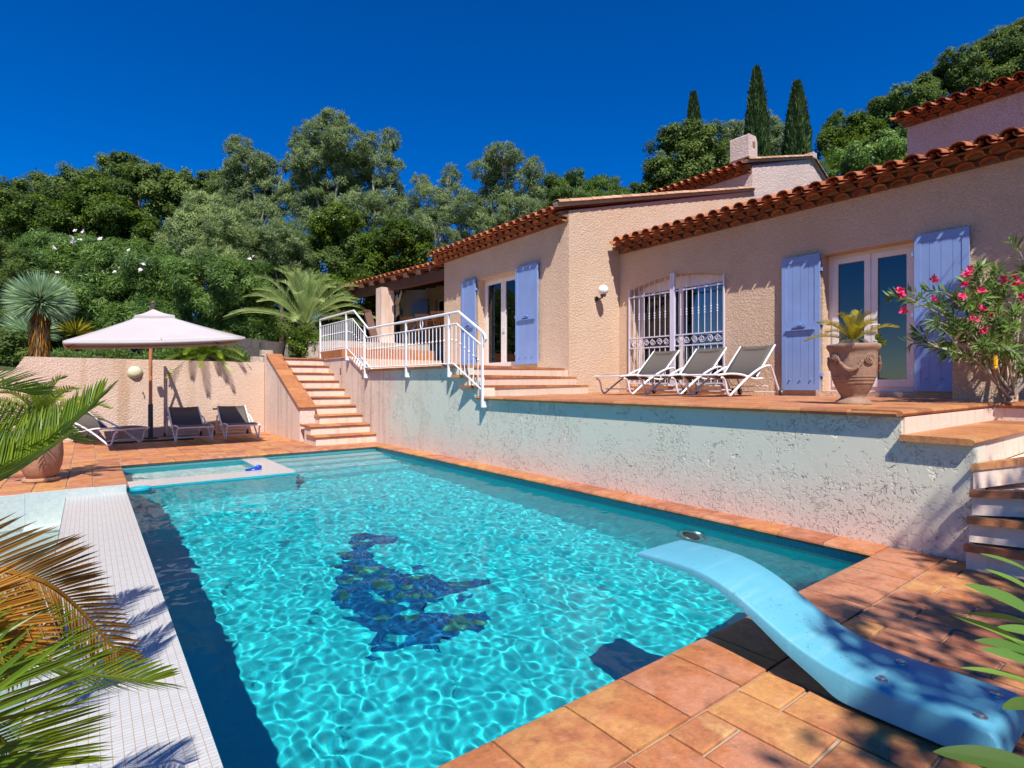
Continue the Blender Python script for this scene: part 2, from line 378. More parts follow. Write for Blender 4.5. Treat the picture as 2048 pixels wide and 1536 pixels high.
def tiling(b, x0, x1, y0, y1, wx, ly, z, gap=.010, ok=None):
    i = 0; x = x0
    while x < x1 - .02:
        xe = min(x+wx, x1); y = y0 - (ly*.5 if i % 2 else 0) - random.uniform(0,.06)
        while y < y1 - .02:
            a, e = max(y, y0), min(y+ly, y1)
            if e - a > .03 and (ok is None or ok((x+xe)/2, (a+e)/2)):
                tile(b, x+gap/2, a+gap/2, xe-gap/2, e-gap/2, z)
            y += ly
        x += wx; i += 1
PX0, PX1, PY0, PY1, PD, WZ = .36, 4.42, 1.51, 10.05, -1.25, -.10
deck = MB()
tiling(deck, -.2, 4.7, -6.0, 1.172, .222, .44, 0)
tiling(deck, -2.6, 4.66, 10.39, 14.5, .30, .30, 0)
tiling(deck, -2.6, .045, 8.02, 10.39, .30, .30, 0)
tag(deck.build('pool_deck', M['tile_deck']), kind='structure')
base = MB()
base.box(-.3, -6.0, -.5, 4.9, 1.503, -.012); base.box(-2.7, 10.062, -.6, 4.9, 14.9, -.012); base.box(-2.7, 8.065, -.6, .35, 10.06, -.012); base.box(4.427, 1.505, -.6, 4.9, 10.06, -.012)
tag(base.build('deck_bedding', M['grout_deck']), kind='structure')
# coping tiles round the pool, each with a rounded nose
def nose(b, c, along, outw, L, depth, z=0.0, th=.045, tint=None):
    """tile whose nose points along outw (towards the water), c = middle of the back edge"""
    A = Vector((*along,0)); O = Vector((*outw,0)); c = Vector((c[0],c[1],z))
    prof = [(0,-th),(depth-.02,-th),(depth-.006,-th+.008),(depth,-th*.5),(depth-.006,-.010),(depth-.026,-.001),(depth*.5,.0015),(0,0)]
    b.prism([c - A*(L/2) + O*d + Vector((0,0,h)) for d,h in prof], A*L, random.random() if tint is None else tint)
cop = MB()
y = PY0 + .005
while y < PY1:
    L = min(.345, PY1-y)
    if L > .05: nose(cop, (4.69, y+L/2), (0,1), (-1,0), L-.008, .30)
    y += L
x = .385
while x < 4.66:
    L = min(.345, 4.66-x)
    if L > .05: nose(cop, (x+L/2, 10.39), (1,0), (0,-1), L-.008, .37)
    x += L
y = 8.0
while y < 10.39:
    L = min(.33, 10.39-y)
    if L > .05: nose(cop, (.045, y+L/2), (0,1), (1,0), L-.008, .335)
    y += L
x = -.2; k = 0
while x < 4.70:
    L = min([.33,.31,.335,.30][k % 4], 4.72-x); k += 1
    if L > .05: nose(cop, (x+L/2, 1.178), (1,0), (0,1), L-.009, .345, tint=random.uniform(.1,1))
    x += L
tag(cop.build('pool_coping', M['tile_deck'], smooth=True), kind='structure')
# pool shell, steps, ledge
def receiver(o): o.cycles.is_caustics_receiver = True; return o
sh = MB()
sh.quad((PX0,PY0,PD),(PX1,PY0,PD),(PX1,PY1,PD),(PX0,PY1,PD))
sh.quad((PX0,PY1,PD),(PX0,PY1,-.046),(PX0,8.2,-.046),(PX0,8.2,PD)); sh.quad((PX0,8.2,PD),(PX0,8.2,-.0905),(PX0,PY0,-.0905),(PX0,PY0,PD))
sh.quad((PX1,PY0,PD),(PX1,PY0,-.04),(PX1,PY1,-.04),(PX1,PY1,PD)); sh.quad((PX0,PY0,PD),(PX0,PY0,-.04),(PX1,PY0,-.04),(PX1,PY0,PD)); sh.quad((PX0,PY1,PD),(PX1,PY1,PD),(PX1,PY1,-.04),(PX0,PY1,-.04))
receiver(tag(sh.build('pool_basin', M['mosaic_pool']), kind='structure'))
wb = MB(); e_ = .002  # darker rim tiles: dry tone plus the wall's shade put into the colour
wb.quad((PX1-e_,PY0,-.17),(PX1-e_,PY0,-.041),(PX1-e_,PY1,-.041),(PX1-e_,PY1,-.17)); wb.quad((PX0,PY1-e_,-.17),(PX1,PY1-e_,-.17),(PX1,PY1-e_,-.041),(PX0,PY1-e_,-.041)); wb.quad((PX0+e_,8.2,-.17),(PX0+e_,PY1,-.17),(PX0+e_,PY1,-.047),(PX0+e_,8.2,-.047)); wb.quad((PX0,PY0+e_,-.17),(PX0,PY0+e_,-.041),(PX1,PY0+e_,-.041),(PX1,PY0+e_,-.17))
receiver(tag(wb.build('waterline_shade_tiles', M['mosaic_shade']), kind='structure'))
st = MB()
for k,(y0,z) in enumerate(((9.72,-.26),(9.38,-.48),(9.02,-.72),(8.66,-.96))):  # water-depth tint is painted into the step tiles, palest on the top step
    st = MB(); st.box(2.372+.001*k, y0, PD+.002, PX1-.002-.001*k, PY1-.002-.001*k, z)
    receiver(tag(st.build('pool_step', M['mosaic_pale' if k == 0 else 'mosaic_mid' if k < 3 else 'mosaic_pool']), kind='structure'))
led = MB()
led.box(PX0+.002, 8.16, PD+.003, 2.37, 8.63, -.083); led.box(2.03, 8.63, PD+.003, 2.37, PY1-.003, -.083)
led.box(PX0+.003, 8.63, -.62, 2.03, PY1-.004, -.55)
receiver(tag(led.build('paddling_pool_wall', M['mosaic_pool']), kind='structure'))
lt = MB(); lt.slab([(PX0+.004,8.155),(2.34,8.155),(2.373,8.185),(2.373,10.02),(2.34,10.046),(2.027,10.046),(2.027,8.633),(PX0+.004,8.633)], -.081, -.068)
receiver(tag(lt.build('paddling_pool_ledge', M['mosaic_white']), kind='structure'))
pf = MB(); pf.box(PX0+.006, 8.635, -.549, 2.025, PY1-.006, -.53)
receiver(tag(pf.build('paddling_pool_floor', M['mosaic_pale']), kind='structure'))
ov = MB(); ov.box(-.2, 1.2, -1.2, PX0-.0015, 8.0, -.09)
receiver(tag(ov.build('overflow_ledge', M['mosaic_white']), kind='structure'))
lip = MB(); lip.box(-.55, 7.985, -.6, PX0-.003, 8.06, -.004); lip.box(-2.6, 7.98, -.6, -.55, 8.055, -.010); 
lip.box(-.55, 7.72, -.46, -.202, 7.985, -.36)
receiver(tag(lip.build('basin_end_wall', M['mosaic_basin']), kind='structure'))
ba = MB(); ba.quad((-1.1,1.0,-.5),(-.201,1.0,-.5),(-.201,8.0,-.5),(-1.1,8.0,-.5)); ba.quad((-.203,1.0,-.5),(-.203,8.0,-.5),(-.203,8.0,-.0895),(-.203,1.0,-.0895))
ba.box(-1.25,1.0,-.9,-1.1,7.98,-.02)
receiver(tag(ba.build('catch_basin', M['mosaic_basin']), kind='structure'))
def water_body(name, x0, x1, y0, y1, z, zb, nx, ny, amp):
    X = np.linspace(x0, x1, nx+1); Y = np.linspace(y0, y1, ny+1); v = []
    for y in Y:
        for x in X:
            p = Vector((x + .05*noise.noise(Vector((x*3,y*3,9))), y, 0)); h = 0
            for k,(s,a) in enumerate(((1.0,.0060),(3.4,.0030),(8.0,.0019),(17.0,.0009))):
                h += a*noise.noise(Vector((p.x*s*1.15+k*7.3, p.y*s*.95-k*2.1, k*3.7)))
            v.append((x, y, z + h*amp))
    n = nx+1
    f = [(j*n+i, j*n+i+1, (j+1)*n+i+1, (j+1)*n+i) for j in range(ny) for i in range(nx)]
    me = bpy.data.meshes.new(name)
    ring = [i for i in range(n)] + [j*n+nx for j in range(1,ny+1)] + [ny*n+i for i in range(nx-1,-1,-1)] + [j*n for j in range(ny-1,0,-1)]
    o0 = len(v); v += [(v[i][0], v[i][1], zb) for i in ring]; m = len(ring)
    f += [(ring[(i+1)%m], ring[i], o0+i, o0+(i+1)%m) for i in range(m)] + [tuple(o0+i for i in range(m-1,-1,-1))]
    me.from_pydata(v, [], f); me.materials.append(M['water'])
    sm = [True]*(nx*ny) + [False]*(m+1); me.polygons.foreach_set('use_smooth', sm)
    me.set_sharp_from_angle(angle=math.radians(50))
    o = bpy.data.objects.new(name, me); COL.objects.link(o); tag(o, kind='structure'); o.cycles.is_caustics_caster = True
    return o
water_body('pool_water', PX0-.0012, PX1+.01, PY0-.01, PY1+.01, WZ, PD-.02, 300, 630, 1.0)
water_body('basin_water', -1.11, -.1995, .99, 7.984, -.385, -.52, 40, 220, .5)
# mosaic motif on the pool floor (outline as it lies on the floor)
MOT = [('b', [(2.26, 5.719), (2.383, 5.666), (2.459, 5.532), (2.608, 5.334), (2.49, 5.2), (2.259, 5.281), (2.172, 5.164), (2.2, 5.031), (2.122, 4.907), (2.173, 4.735), (2.195, 4.559), (2.226, 4.46), (2.342, 4.438), (2.422, 4.303), (2.427, 4.109), (2.553, 4.044), (2.804, 3.943), (2.739, 3.834), (2.542, 3.845), (2.37, 3.844), (2.185, 3.882), (2.07, 3.825), (2.071, 3.735), (2.234, 3.54), (2.334, 3.498), (2.436, 3.487), (2.408, 3.356), (2.299, 3.337), (2.268, 3.291), (2.134, 3.334), (1.976, 3.314), (1.802, 3.38), (1.636, 3.49), (1.512, 3.595), (1.605, 3.652), (1.56, 3.813), (1.556, 3.913), (1.492, 4.049), (1.601, 4.026), (1.576, 4.152), (1.515, 4.238), (1.539, 4.385), (1.651, 4.536), (1.699, 4.725), (1.794, 4.84), (1.806, 4.991), (1.9, 5.096), (1.944, 5.247), (2.081, 5.266), (2.15, 5.378), (2.128, 5.477)]), ('b', [(2.346, 3.787), (2.491, 3.767), (2.479, 3.733), (2.346, 3.751)]), ('b', [(1.821, 3.332), (1.915, 3.289), (1.908, 3.261), (1.843, 3.275), (1.805, 3.319)]), ('b', [(1.522, 3.538), (1.6, 3.524), (1.653, 3.453), (1.61, 3.434), (1.513, 3.498)]), ('b', [(1.45, 3.467), (1.495, 3.456), (1.529, 3.403), (1.486, 3.399), (1.443, 3.44)]), ('b', [(2.329, 4.526), (2.458, 4.565), (2.493, 4.473), (2.354, 4.46)]), ('b', [(1.94, 3.38), (1.984, 3.358), (2.005, 3.284), (1.965, 3.295)]), ('g', [(2.063, 3.492), (2.155, 3.495), (2.209, 3.404), (2.182, 3.346), (2.1, 3.359), (2.038, 3.433)]), ('g', [(2.494, 3.989), (2.587, 4.004), (2.57, 3.905), (2.491, 3.91)]), ('g', [(1.927, 4.481), (2.035, 4.434), (2.093, 4.281), (1.991, 4.246), (1.899, 4.391)]), ('g', [(1.606, 4.413), (1.691, 4.43), (1.669, 4.296), (1.587, 4.257)]), ('g', [(1.936, 4.869), (2.033, 4.833), (2.024, 4.68), (1.919, 4.692)]), ('g', [(2.183, 3.557), (2.267, 3.526), (2.242, 3.471), (2.168, 3.516)]), ('g', [(2.207, 4.399), (2.319, 4.393), (2.392, 4.25), (2.262, 4.286)]), ('g', [(2.173, 4.117), (2.249, 4.075), (2.18, 4.009)]), ('l', [(1.824, 4.654), (1.888, 4.668), (1.915, 4.59), (1.862, 4.527), (1.811, 4.568)]), ('l', [(1.816, 4.318), (1.88, 4.299), (1.9, 4.184), (1.882, 4.099), (1.821, 4.166)])]
def ragged(poly, j, n=5):
    out = []
    for (a,b_),(c,d) in zip(poly, poly[1:]+poly[:1]):
        for k in range(n):
            u = k/n; f = 1 if k else .4
            out.append((a+(c-a)*u+random.uniform(-j,j)*f, b_+(d-b_)*u+random.uniform(-j,j)*f))
    return out
MOT = [(k, ragged(p, .022 if len(p) > 20 else .010, 4)) for k,p in MOT]
bx0, by0 = np.array(MOT[0][1]).min(0); bx1, by1 = np.array(MOT[0][1]).max(0)
def inside(p, poly):
    c = False
    for (a,b_),(x,y) in zip(poly, poly[1:]+poly[:1]):
        if (b_ > p[1]) != (y > p[1]) and p[0] < (x-a)*(p[1]-b_)/(y-b_)+a: c = not c
    return c
for i in range(70):     # strips of lighter tiles worked into the figure
    cx_, cy_ = random.uniform(bx0,bx1), random.uniform(by0,by1); w_, h_ = random.uniform(.03,.10), random.uniform(.012,.03)
    if not inside((cx_,cy_), MOT[0][1]): continue
    MOT.append((random.choice('ggl'), [(cx_+w_*math.cos(q)*random.uniform(.7,1.1)+.45*h_*math.sin(q), cy_+h_*math.sin(q)*1.6-.5*w_*math.cos(q)) for q in (0,.7,1.4,2.2,3.1,3.9,4.6,5.4)]))
mo = MB(); mo.slab(MOT[0][1], PD+.001, PD+.005)
mot = receiver(mo.build('floor_mosaic', M['mosaic_blue'])); tag(mot, 'dark blue swirling tile motif set into the pool floor under the water', 'mosaic')
for q_, (kind, poly) in enumerate(MOT[1:]):
    mm = MB(); mm.slab(poly, PD+(.001 if kind=='b' else .0055), PD+(.005 if kind=='b' else .008+.0002*q_))
    receiver(mm.build({'b':'tile_patch','g':'green_inlay','l':'gap_tiles'}[kind], M[{'b':'mosaic_blue','g':'mosaic_green','l':'mosaic_pool'}[kind]], mot))
# ================================================================== WALLS AND STAIRS BY THE POOL
rw = MB()
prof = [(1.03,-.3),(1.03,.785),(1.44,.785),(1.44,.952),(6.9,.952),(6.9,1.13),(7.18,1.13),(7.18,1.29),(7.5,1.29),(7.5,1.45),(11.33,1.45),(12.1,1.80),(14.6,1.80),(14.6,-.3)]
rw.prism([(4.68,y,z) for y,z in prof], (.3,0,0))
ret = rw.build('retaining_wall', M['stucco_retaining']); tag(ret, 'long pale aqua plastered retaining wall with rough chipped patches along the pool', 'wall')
ed = MB()
def edge_tiles(b, X, y0, y1, z, L=.34, depth=.36, nd=(-1,0)):
    y = y0
    while y < y1-.02:
        l = min(L, y1-y); nose(b, (X+depth, y+l/2), (0,1), nd, l-.007, depth, z, .045, random.random()); y += l
edge_tiles(ed, 4.615, 1.45, 6.9, 1.0); edge_tiles(ed, 4.615, 7.5, 11.3, 1.497)
ed.build('edge_tiles', M['tile_step'], ret, smooth=True)
wv = MB(); wv.box(4.676, 12.62, 1.40, 4.69, 12.70, 1.56); wv.build('vent_slot', M['mortar_dark'], ret)
bw = MB(); bw.prism([(x,14.5,z) for x,z in ((-2.6,-.2),(-2.6,1.40),(-1.16,1.45),(-1.0,1.73),(3.44,1.715),(3.44,-.2))], (0,.25,0))
tag(bw.build('garden_wall', M['stucco_back']), 'pinkish rendered wall behind the white parasol at the end of the pool deck', 'wall')
# staircase beside the retaining wall
YS = [10.62,10.93,11.33,11.68,12.02,12.37,12.72,13.07,13.42,13.80]; RH = .182
stair = thing('garden_staircase', 'ten step terracotta and white plaster staircase climbing from the pool corner', 'staircase', (4.1,10.7,0))
for i,y0 in enumerate(YS):
    xa = 3.43 if i < 2 else 3.735
    y1 = YS[i+1]+.25 if i < 9 else 15.2
    r_ = MB(); r_.box(xa+.025, y0+.03, -.1+ (i*RH-.05 if i>1 else 0), 4.675, (YS[i+1]+.029 if i<9 else y1), (i+1)*RH-.042); r_.build('riser', M['riser_paint'], stair)
    tr = MB(); x = xa
    while x < 4.66:
        l = min(.315, 4.672-x)
        if l > .04: nose(tr, (x+l/2, y1), (1,0), (0,-1), l-.006, y1-y0, (i+1)*RH)
        x += l
    tr.build('tread', M['tile_step'], stair, smooth=True)
pp = MB(); pp.prism([(3.45,y,z) for y,z in ((11.65,-.1),(11.65,.67),(14.25,1.88),(14.75,1.88),(14.75,-.1))], (.308,0,0)); pp.build('parapet', M['stucco_stair'], stair)
pt = MB(); n = 9; a = Vector((3.42,11.62,.672)); e = Vector((3.42,14.27,1.895)); d = (e-a)/n
for i in range(n):
    p = a + d*i; q = a + d*(i+.985)
    up = Vector((0,-(e-a).z,(e-a).y)).normalized()*.035
    pt.prism([p, q, q+up, p+up], (.365,0,0), random.uniform(.3,.9))
pt.build('parapet_tiles', M['tile_step'], stair)
# three diagonal steps from the lower to the middle terrace
ms = thing('terrace_steps', 'three wide diagonal terracotta steps between the two terraces below the blue shutters', 'steps', (6.5,7.3,1.0))
F = [((4.66,6.9),(8.17,8.02)),((4.66,7.18),(7.83,8.02)),((4.66,7.5),(7.5,8.02))]
for i,(p,q) in enumerate(F):
    z1 = 1.0 + (i+1)*.167; dx, dy = q[0]-p[0], q[1]-p[1]; l = math.hypot(dx,dy); nx, ny = -dy/l, dx/l
    back = [(q[0],8.04),(4.70,8.04)] if i < 2 else [(7.61,8.04),(7.61,12.85),(4.70,12.85)]
    r_ = MB(); r_.slab([(p[0]+.03+nx*.03,p[1]+ny*.03),(q[0]-.01,q[1]+.0)]+back, z1-.165 if i else .98, z1-.04); r_.build('riser', M['riser_paint'], ms)
    tr = MB(); N = 11
    for k in range(N):
        u, w = k/N, (k+.985)/N
        A = Vector((p[0]+dx*u, p[1]+dy*u, z1)); B = Vector((p[0]+dx*w, p[1]+dy*w, z1)); dd = .36
        tr.prism([A-Vector((0,0,.042)), B-Vector((0,0,.042)), B+Vector((nx*dd,ny*dd,-.042)), A+Vector((nx*dd,ny*dd,-.042))], (0,0,.042), random.random())
    tr.build('tread', M['tile_step'], ms)
# terraces
tb = MB(); tiling(tb, 4.98, 9.19, 1.45, 8.02, .33, .33, 1.0, ok=lambda x,y: y < 6.7+(x-4.66)*.32)
tiling(tb, 7.2, 9.19, -3, 1.44, .33, .33, 1.0)
tag(tb.build('lower_terrace', M['tile_deck']), kind='structure')
tg = MB(); tg.slab([(4.985,1.44),(7.2,1.44),(7.2,-3),(9.6,-3),(9.6,8.3),(4.985,8.3)], .80, .987)
tag(tg.build('terrace_bedding', M['grout_deck']), kind='structure')
# winding steps at the near end of the retaining wall
ws = thing('winding_steps', 'fan of winding terracotta steps and landing beside the oleander', 'steps', (4.8,.9,0))
for i,(px_,ang) in enumerate(((4.45,-80),(4.52,-68),(4.58,-50),(4.62,-14))):
    z1 = .166*(i+1); an = math.radians(ang); P = (px_, 1.03); q = (px_+2.4*math.cos(an), 1.03+2.4*math.sin(an))
    poly = [P, q, (7.2,q[1]), (7.2,1.028)]
    inn = [(P[0]+.05,P[1]-.002), (q[0]+.05,q[1]+.01), (7.19,q[1]+.01), (7.19,1.02)]
    r_ = MB(); r_.slab(inn, -.05 if not i else z1-.17, z1-.045); r_.build('riser', M['riser_paint'], ws)
    tr = MB(); N = 8
    o_ = Vector((-math.sin(an), math.cos(an), 0)); 
    if o_.y < 0 and o_.x < 0: o_ = -o_
    o_ = Vector((abs(math.sin(an)), math.cos(an), 0))
    for k in range(N):
        A = Vector((P[0]+(q[0]-P[0])*k/N, P[1]+(q[1]-P[1])*k/N, z1)); B = Vector((P[0]+(q[0]-P[0])*(k+.985)/N, P[1]+(q[1]-P[1])*(k+.985)/N, z1))
        w = .05 + .30*(k+.5)/N; 
        if i == 3: w = .04 + .12*(k+.5)/N
        A2 = A + o_*(w-.02); B2 = B + o_*w
        A2.y = min(A2.y, 1.027); B2.y = min(B2.y, 1.027)
        dn = Vector((0,0,-.045)); tr.add([A+dn,B+dn,B2+dn,A2+dn,A,B,B2,A2], [(0,3,2,1),(4,5,6,7),(0,1,5,4),(1,2,6,5),(2,3,7,6),(3,0,4,7)], random.random())
    tr.build('tread', M['tile_step'], ws)
ld = MB(); x = 4.62
while x < 7.19:
    l = min(.33, 7.195-x); nose(ld, (x+l/2, 1.437), (1,0), (0,-1), l-.007, .43, .83); x += l
ld.build('landing', M['tile_step'], ws, smooth=True)
lr = MB(); lr.box(4.985, 1.035, .62, 7.19, 1.42, .784); lr.box(4.70, 1.425, .83, 7.198, 1.46, .954); lr.box(7.19,-2.9,.5,7.26,1.425,.954); lr.build('riser', M['riser_paint'], ws)
le = MB(); x = 4.62
while x < 7.1:
    l = min(.33, 7.2-x); nose(le, (x+l/2, 1.75), (1,0), (0,-1), l-.007, .34, 1.004); x += l
le.build('tread', M['tile_step'], ws, smooth=True)
le = MB(); edge_tiles(le, 7.15, -2.9, 1.38, 1.004); le.build('tread', M['tile_step'], ws, smooth=True)
# upper terrace behind the railing
ut = MB(); ut.slab([(4.72,12.6),(7.6,12.6),(7.6,13.0),(4.72,13.0)], 1.50, 1.66); ut.slab([(3.74,15.21),(4.7,15.21),(4.7,12.2),(4.985,12.2),(4.985,13.0),(7.6,13.0),(7.6,15.3),(3.74,15.3)], 1.4, 1.81)
tag(ut.build('upper_terrace', M['stucco_house']), kind='structure')
# ================================================================== HOUSE
house = thing('villa', 'low peach rendered villa with clay tile roofs and lavender shutters above the pool', 'house', (9.1, 5.0, 1.0))
def wall(b, ax, pl, t, a0, a1, z0, z1, ops=()):
    P = (lambda a,z,q: (pl+q, a, z)) if ax == 'x' else (lambda a,z,q: (a, pl+q, z))
    A = sorted({a0,a1} | {v for o in ops for v in o[:2]}); Z = sorted({z0,z1} | {v for o in ops for v in o[2:]})
    hole = lambda a,z: any(o[0]<a<o[1] and o[2]<z<o[3] for o in ops)
    out = lambda a,z: not (a0<a<a1 and z0<z<z1) or hole(a,z)
    for i in range(len(A)-1):
        for j in range(len(Z)-1):
            ca, cz = (A[i]+A[i+1])/2, (Z[j]+Z[j+1])/2
            if hole(ca,cz): continue
            l,r,d,u = A[i],A[i+1],Z[j],Z[j+1]
            b.quad(P(l,d,0),P(l,u,0),P(r,u,0),P(r,d,0)); b.quad(P(l,d,t),P(r,d,t),P(r,u,t),P(l,u,t))
            e = .001
            if out(l-e,cz): b.quad(P(l,d,0),P(l,d,t),P(l,u,t),P(l,u,0))
            if out(r+e,cz): b.quad(P(r,d,0),P(r,u,0),P(r,u,t),P(r,d,t))
            if out(ca,d-e): b.quad(P(l,d,0),P(r,d,0),P(r,d,t),P(l,d,t))
            if out(ca,u+e): b.quad(P(l,u,0),P(l,u,t),P(r,u,t),P(r,u,0))
WX = 9.12
WIN = (5.56,7.69,1.14,3.34); DR2 = (2.66,3.86,1.07,3.21); DR1 = (9.68,11.26,1.515,3.75)
w = MB(); wall(w, 'x', WX, .32, -3.2, 8.027, .9, 4.0, [WIN, DR2])
N = 14
arc = [(WIN[0]+(WIN[1]-WIN[0])*i/N, 3.18+.15*math.sin(PI*i/N)) for i in range(N+1)]
for (a,za),(c,zc) in zip(arc, arc[1:]):
    w.add([(WX+.002,a,za),(WX+.002,c,zc),(WX+.002,c,3.345),(WX+.002,a,3.345),(WX+.318,a,za),(WX+.318,c,zc)], [(0,3,2,1),(0,1,5,4)])
w.build('wall', M['stucco_house'], house)
w = MB(); wall(w, 'x', 7.62, .32, 8.033, 12.9, 1.2, 4.46, [DR1]); w.build('wall', M['stucco_house'], house)
w = MB(); w.prism([(x,8.03,z) for x,z in ((7.623,.9),(14.6,.9),(14.6,6.53),(7.623,4.66))], (0,.3,0)); w.build('wall', M['stucco_house'], house)
w = MB(); w.prism([(x,8.03,z) for x,z in ((14.602,5.0),(22,5.0),(22,6.44),(18.1,8.30),(14.602,7.24))], (0,.3,0)); wall(w, 'x', 14.606, .3, 8.332, 12.9, 5.0, 7.08); w.build('wall', M['stucco_upper'], house)
w = MB(); wall(w, 'x', 14.66, .3, -6, 4.4, 4.3, 6.98); w.box(14.97, 4.1, 4.3, 20, 4.395, 6.9); w.build('wall', M['stucco_upper'], house)
def room(x0,x1,y0,y1,z0,z1, m='interior'):
    r_ = MB()
    r_.quad((x1,y0,z0),(x1,y0,z1),(x1,y1,z1),(x1,y1,z0)); r_.quad((x0,y0,z0),(x0,y0,z1),(x1,y0,z1),(x1,y0,z0)); r_.quad((x0,y1,z0),(x1,y1,z0),(x1,y1,z1),(x0,y1,z1))
    r_.quad((x0,y0,z1),(x0,y1,z1),(x1,y1,z1),(x1,y0,z1)); r_.quad((x0,y0,z0),(x1,y0,z0),(x1,y1,z0),(x0,y1,z0)); r_.build('room', M[m], house)
room(WX+.33, 12.8, 4.6, 8.0, 1.05, 3.9); room(WX+.33, 12.8, -3.0, 4.58, 1.05, 3.9, 'interior_dark'); room(7.95, 12, 8.36, 12.85, 1.5, 4.4)
# clay tiles
def shell(b, c, ax, up, sd, L, r0, r1, th, convex, tint, seg=6, flat=.85):
    vs = []; sg = 1 if convex else -1
    for (p,r) in ((c,r0),(c+ax*L,r1)):
        for rr in (r, r-th):
            for k in range(seg+1):
                q = PI*k/seg; vs.append(p + sd*(rr*math.cos(q)) + up*(sg*rr*flat*math.sin(q)))
    n = seg+1; f = []
    for k in range(seg):
        f += [(k,k+1,2*n+k+1,2*n+k),(n+k+1,n+k,3*n+k,3*n+k+1),(k+1,k,n+k,n+k+1),(2*n+k,2*n+k+1,3*n+k+1,3*n+k)]
    f += [(0,2*n,3*n,n),(seg,n+seg,3*n+seg,2*n+seg)]
    b.add(vs, f, tint)
def roof(name, p0, along, upv, length, run, parent, sp=.245, courses=4, L=.42, ex=.36, lay='tile_roof'):
    """canal tiles: covers and channels, courses lapping up the slope"""
    p0 = Vector(p0); A = Vector(along).normalized(); U = Vector(upv).normalized(); Nn = A.cross(U); Nn = Nn if Nn.z > 0 else -Nn
    b = MB(); n = int(length/sp); nc = max(1, int(run/ex))
    for i in range(n):
        s0 = p0 + A*(sp*(i+.5))
        for j in range(nc):
            ll = L if j < nc-1 else L
            jt = random.uniform(-.012,.012)
            shell(b, s0 + U*(ex*j+jt) + Nn*(.055+random.uniform(-.004,.004)), U, Nn, A, ll, .098, .082, .014, True, random.random())
            shell(b, s0 + A*(sp*.5) + U*(ex*j+.035+jt) + Nn*.075, U, Nn, A, ll, .098, .085, .014, False, random.random()*.7)
    o = b.build(name, M[lay], parent, smooth=True, angle=35)
    u = MB(); a = p0 + U*.2 + Nn*.0; e = a + A*length
    u.prism([a, e, e+U*(run-.1), a+U*(run-.1)], -Nn*.03); u.build('roof_deck', M['mortar_dark'], o)
    return o
def genoise(p0, along, out, length, z0, rows=2, sp=.245, hh=.088, pr=.115, parent=None):
    A = Vector(along); O = Vector(out); p0 = Vector(p0); b = MB(); m = MB(); Z = Vector((0,0,1))
    n = int(length/sp)
    for r in range(rows):
        o0 = pr*r; zz = z0 + hh*r
        for i in range(n):
            c = p0 + A*(sp*(i+(.5 if r%2==0 else 1.0))) + O*(o0+pr+.02+random.uniform(-.006,.006)); c.z = zz + .002
            shell(b, c, -O, Z, A, pr+.06, .100, .100, .014, True, random.random(), seg=7, flat=.72)
        a = p0.copy(); a.z = zz; e = a + A*length
        m.prism([a+O*.0, e+O*.0, e+O*(o0+pr-.085), a+O*(o0+pr-.085)], Z*(hh-.003))
    o = b.build('eave', M['tile_roof'], parent, smooth=True, angle=35); m.build('mortar_bed', M['mortar_dark'], o)
def rake(p0, p1, parent, name='rake_tiles', lay='tile_rake'):
    p0 = Vector(p0); p1 = Vector(p1); D = p1-p0; l = D.length; D.normalize(); b = MB(); n = max(1,int(l/.31)); e = l/n; S = Vector((0,1,0)); up = S.cross(D); up = up if up.z>0 else -up
    for i in range(n): shell(b, p0+D*(e*i)+up*random.uniform(0,.008), D, up, S, e+.05, .105, .092, .016, True, random.random(), flat=.7)
    b.build(name, M[lay], parent, smooth=True, angle=35)
    u = MB(); h = up*.05
    u.prism([p0-up*.055+S*(-.03), p1-up*.055+S*(-.03), p1+h*.6+S*(-.03), p0+h*.6+S*(-.03)], (0,.12,0)); u.build('rake_band', M['mortar'], parent)
genoise((WX-.001,-3.2,0),(0,1,0),(-1,0,0),11.21,3.985,parent=house)
roof('roof', (WX-.44,-3.2,4.105),(0,1,0),(1,0,.27),11.2,6.2,house)
genoise((7.619,8.04,0),(0,1,0),(-1,0,0),4.95,4.44,parent=house)
roof('roof', (7.62-.40,8.06,4.565),(0,1,0),(1,0,.258),5.0,7.7,house)
rake((7.25,8.0,4.72),(14.62,8.0,6.60),house)
genoise((14.605,8.04,0),(0,1,0),(-1,0,0),4.9,7.06,parent=house)
roof('roof', (14.60-.40,8.06,7.185),(0,1,0),(1,0,.29),5.0,3.9,house)
rake((14.25,8.0,7.30),(18.1,8.0,8.36),house); rake((18.1,8.0,8.36),(22,8.0,6.5),house)
cap = MB(); cap.box(18.0,7.9,8.30,18.25,8.2,8.47); cap.build('ridge_cap', M['stucco_upper'], house)
genoise((14.659,-6,0),(0,1,0),(-1,0,0),10.5,6.98,parent=house)
roof('roof', (14.66-.40,-6,7.095),(0,1,0),(1,0,.28),10.6,3.0,house)
ch = MB(); ch.prism([(16.12,8.98,7.0),(16.68,8.98,7.0),(16.66,9.0,8.80),(16.58,9.0,8.94),(16.17,9.0,8.92),(16.15,9.0,8.88)], (0,.62,0)); cho = ch.build('chimney', M['stucco_upper'], house)
q = MB(); q.box(16.38,8.985,8.56,16.52,9.02,8.74); q.build('flue_opening', M['mortar_dark'], cho)
q = MB(); q.box(16.11,8.965,8.20,16.69,9.63,8.225); q.build('stain_band', M['stone_block'], cho)
bl = MB(); bl.box(14.595,7.35,0,14.6,7.36,.01)
q = MB(); q.prism([(17.4,8.02,5.75),(17.95,8.02,5.75),(17.95,8.02,6.05),(17.4,8.02,6.15)], (0,-.03,0)); q.build('vent_flap', M['shutter_paint'], house)
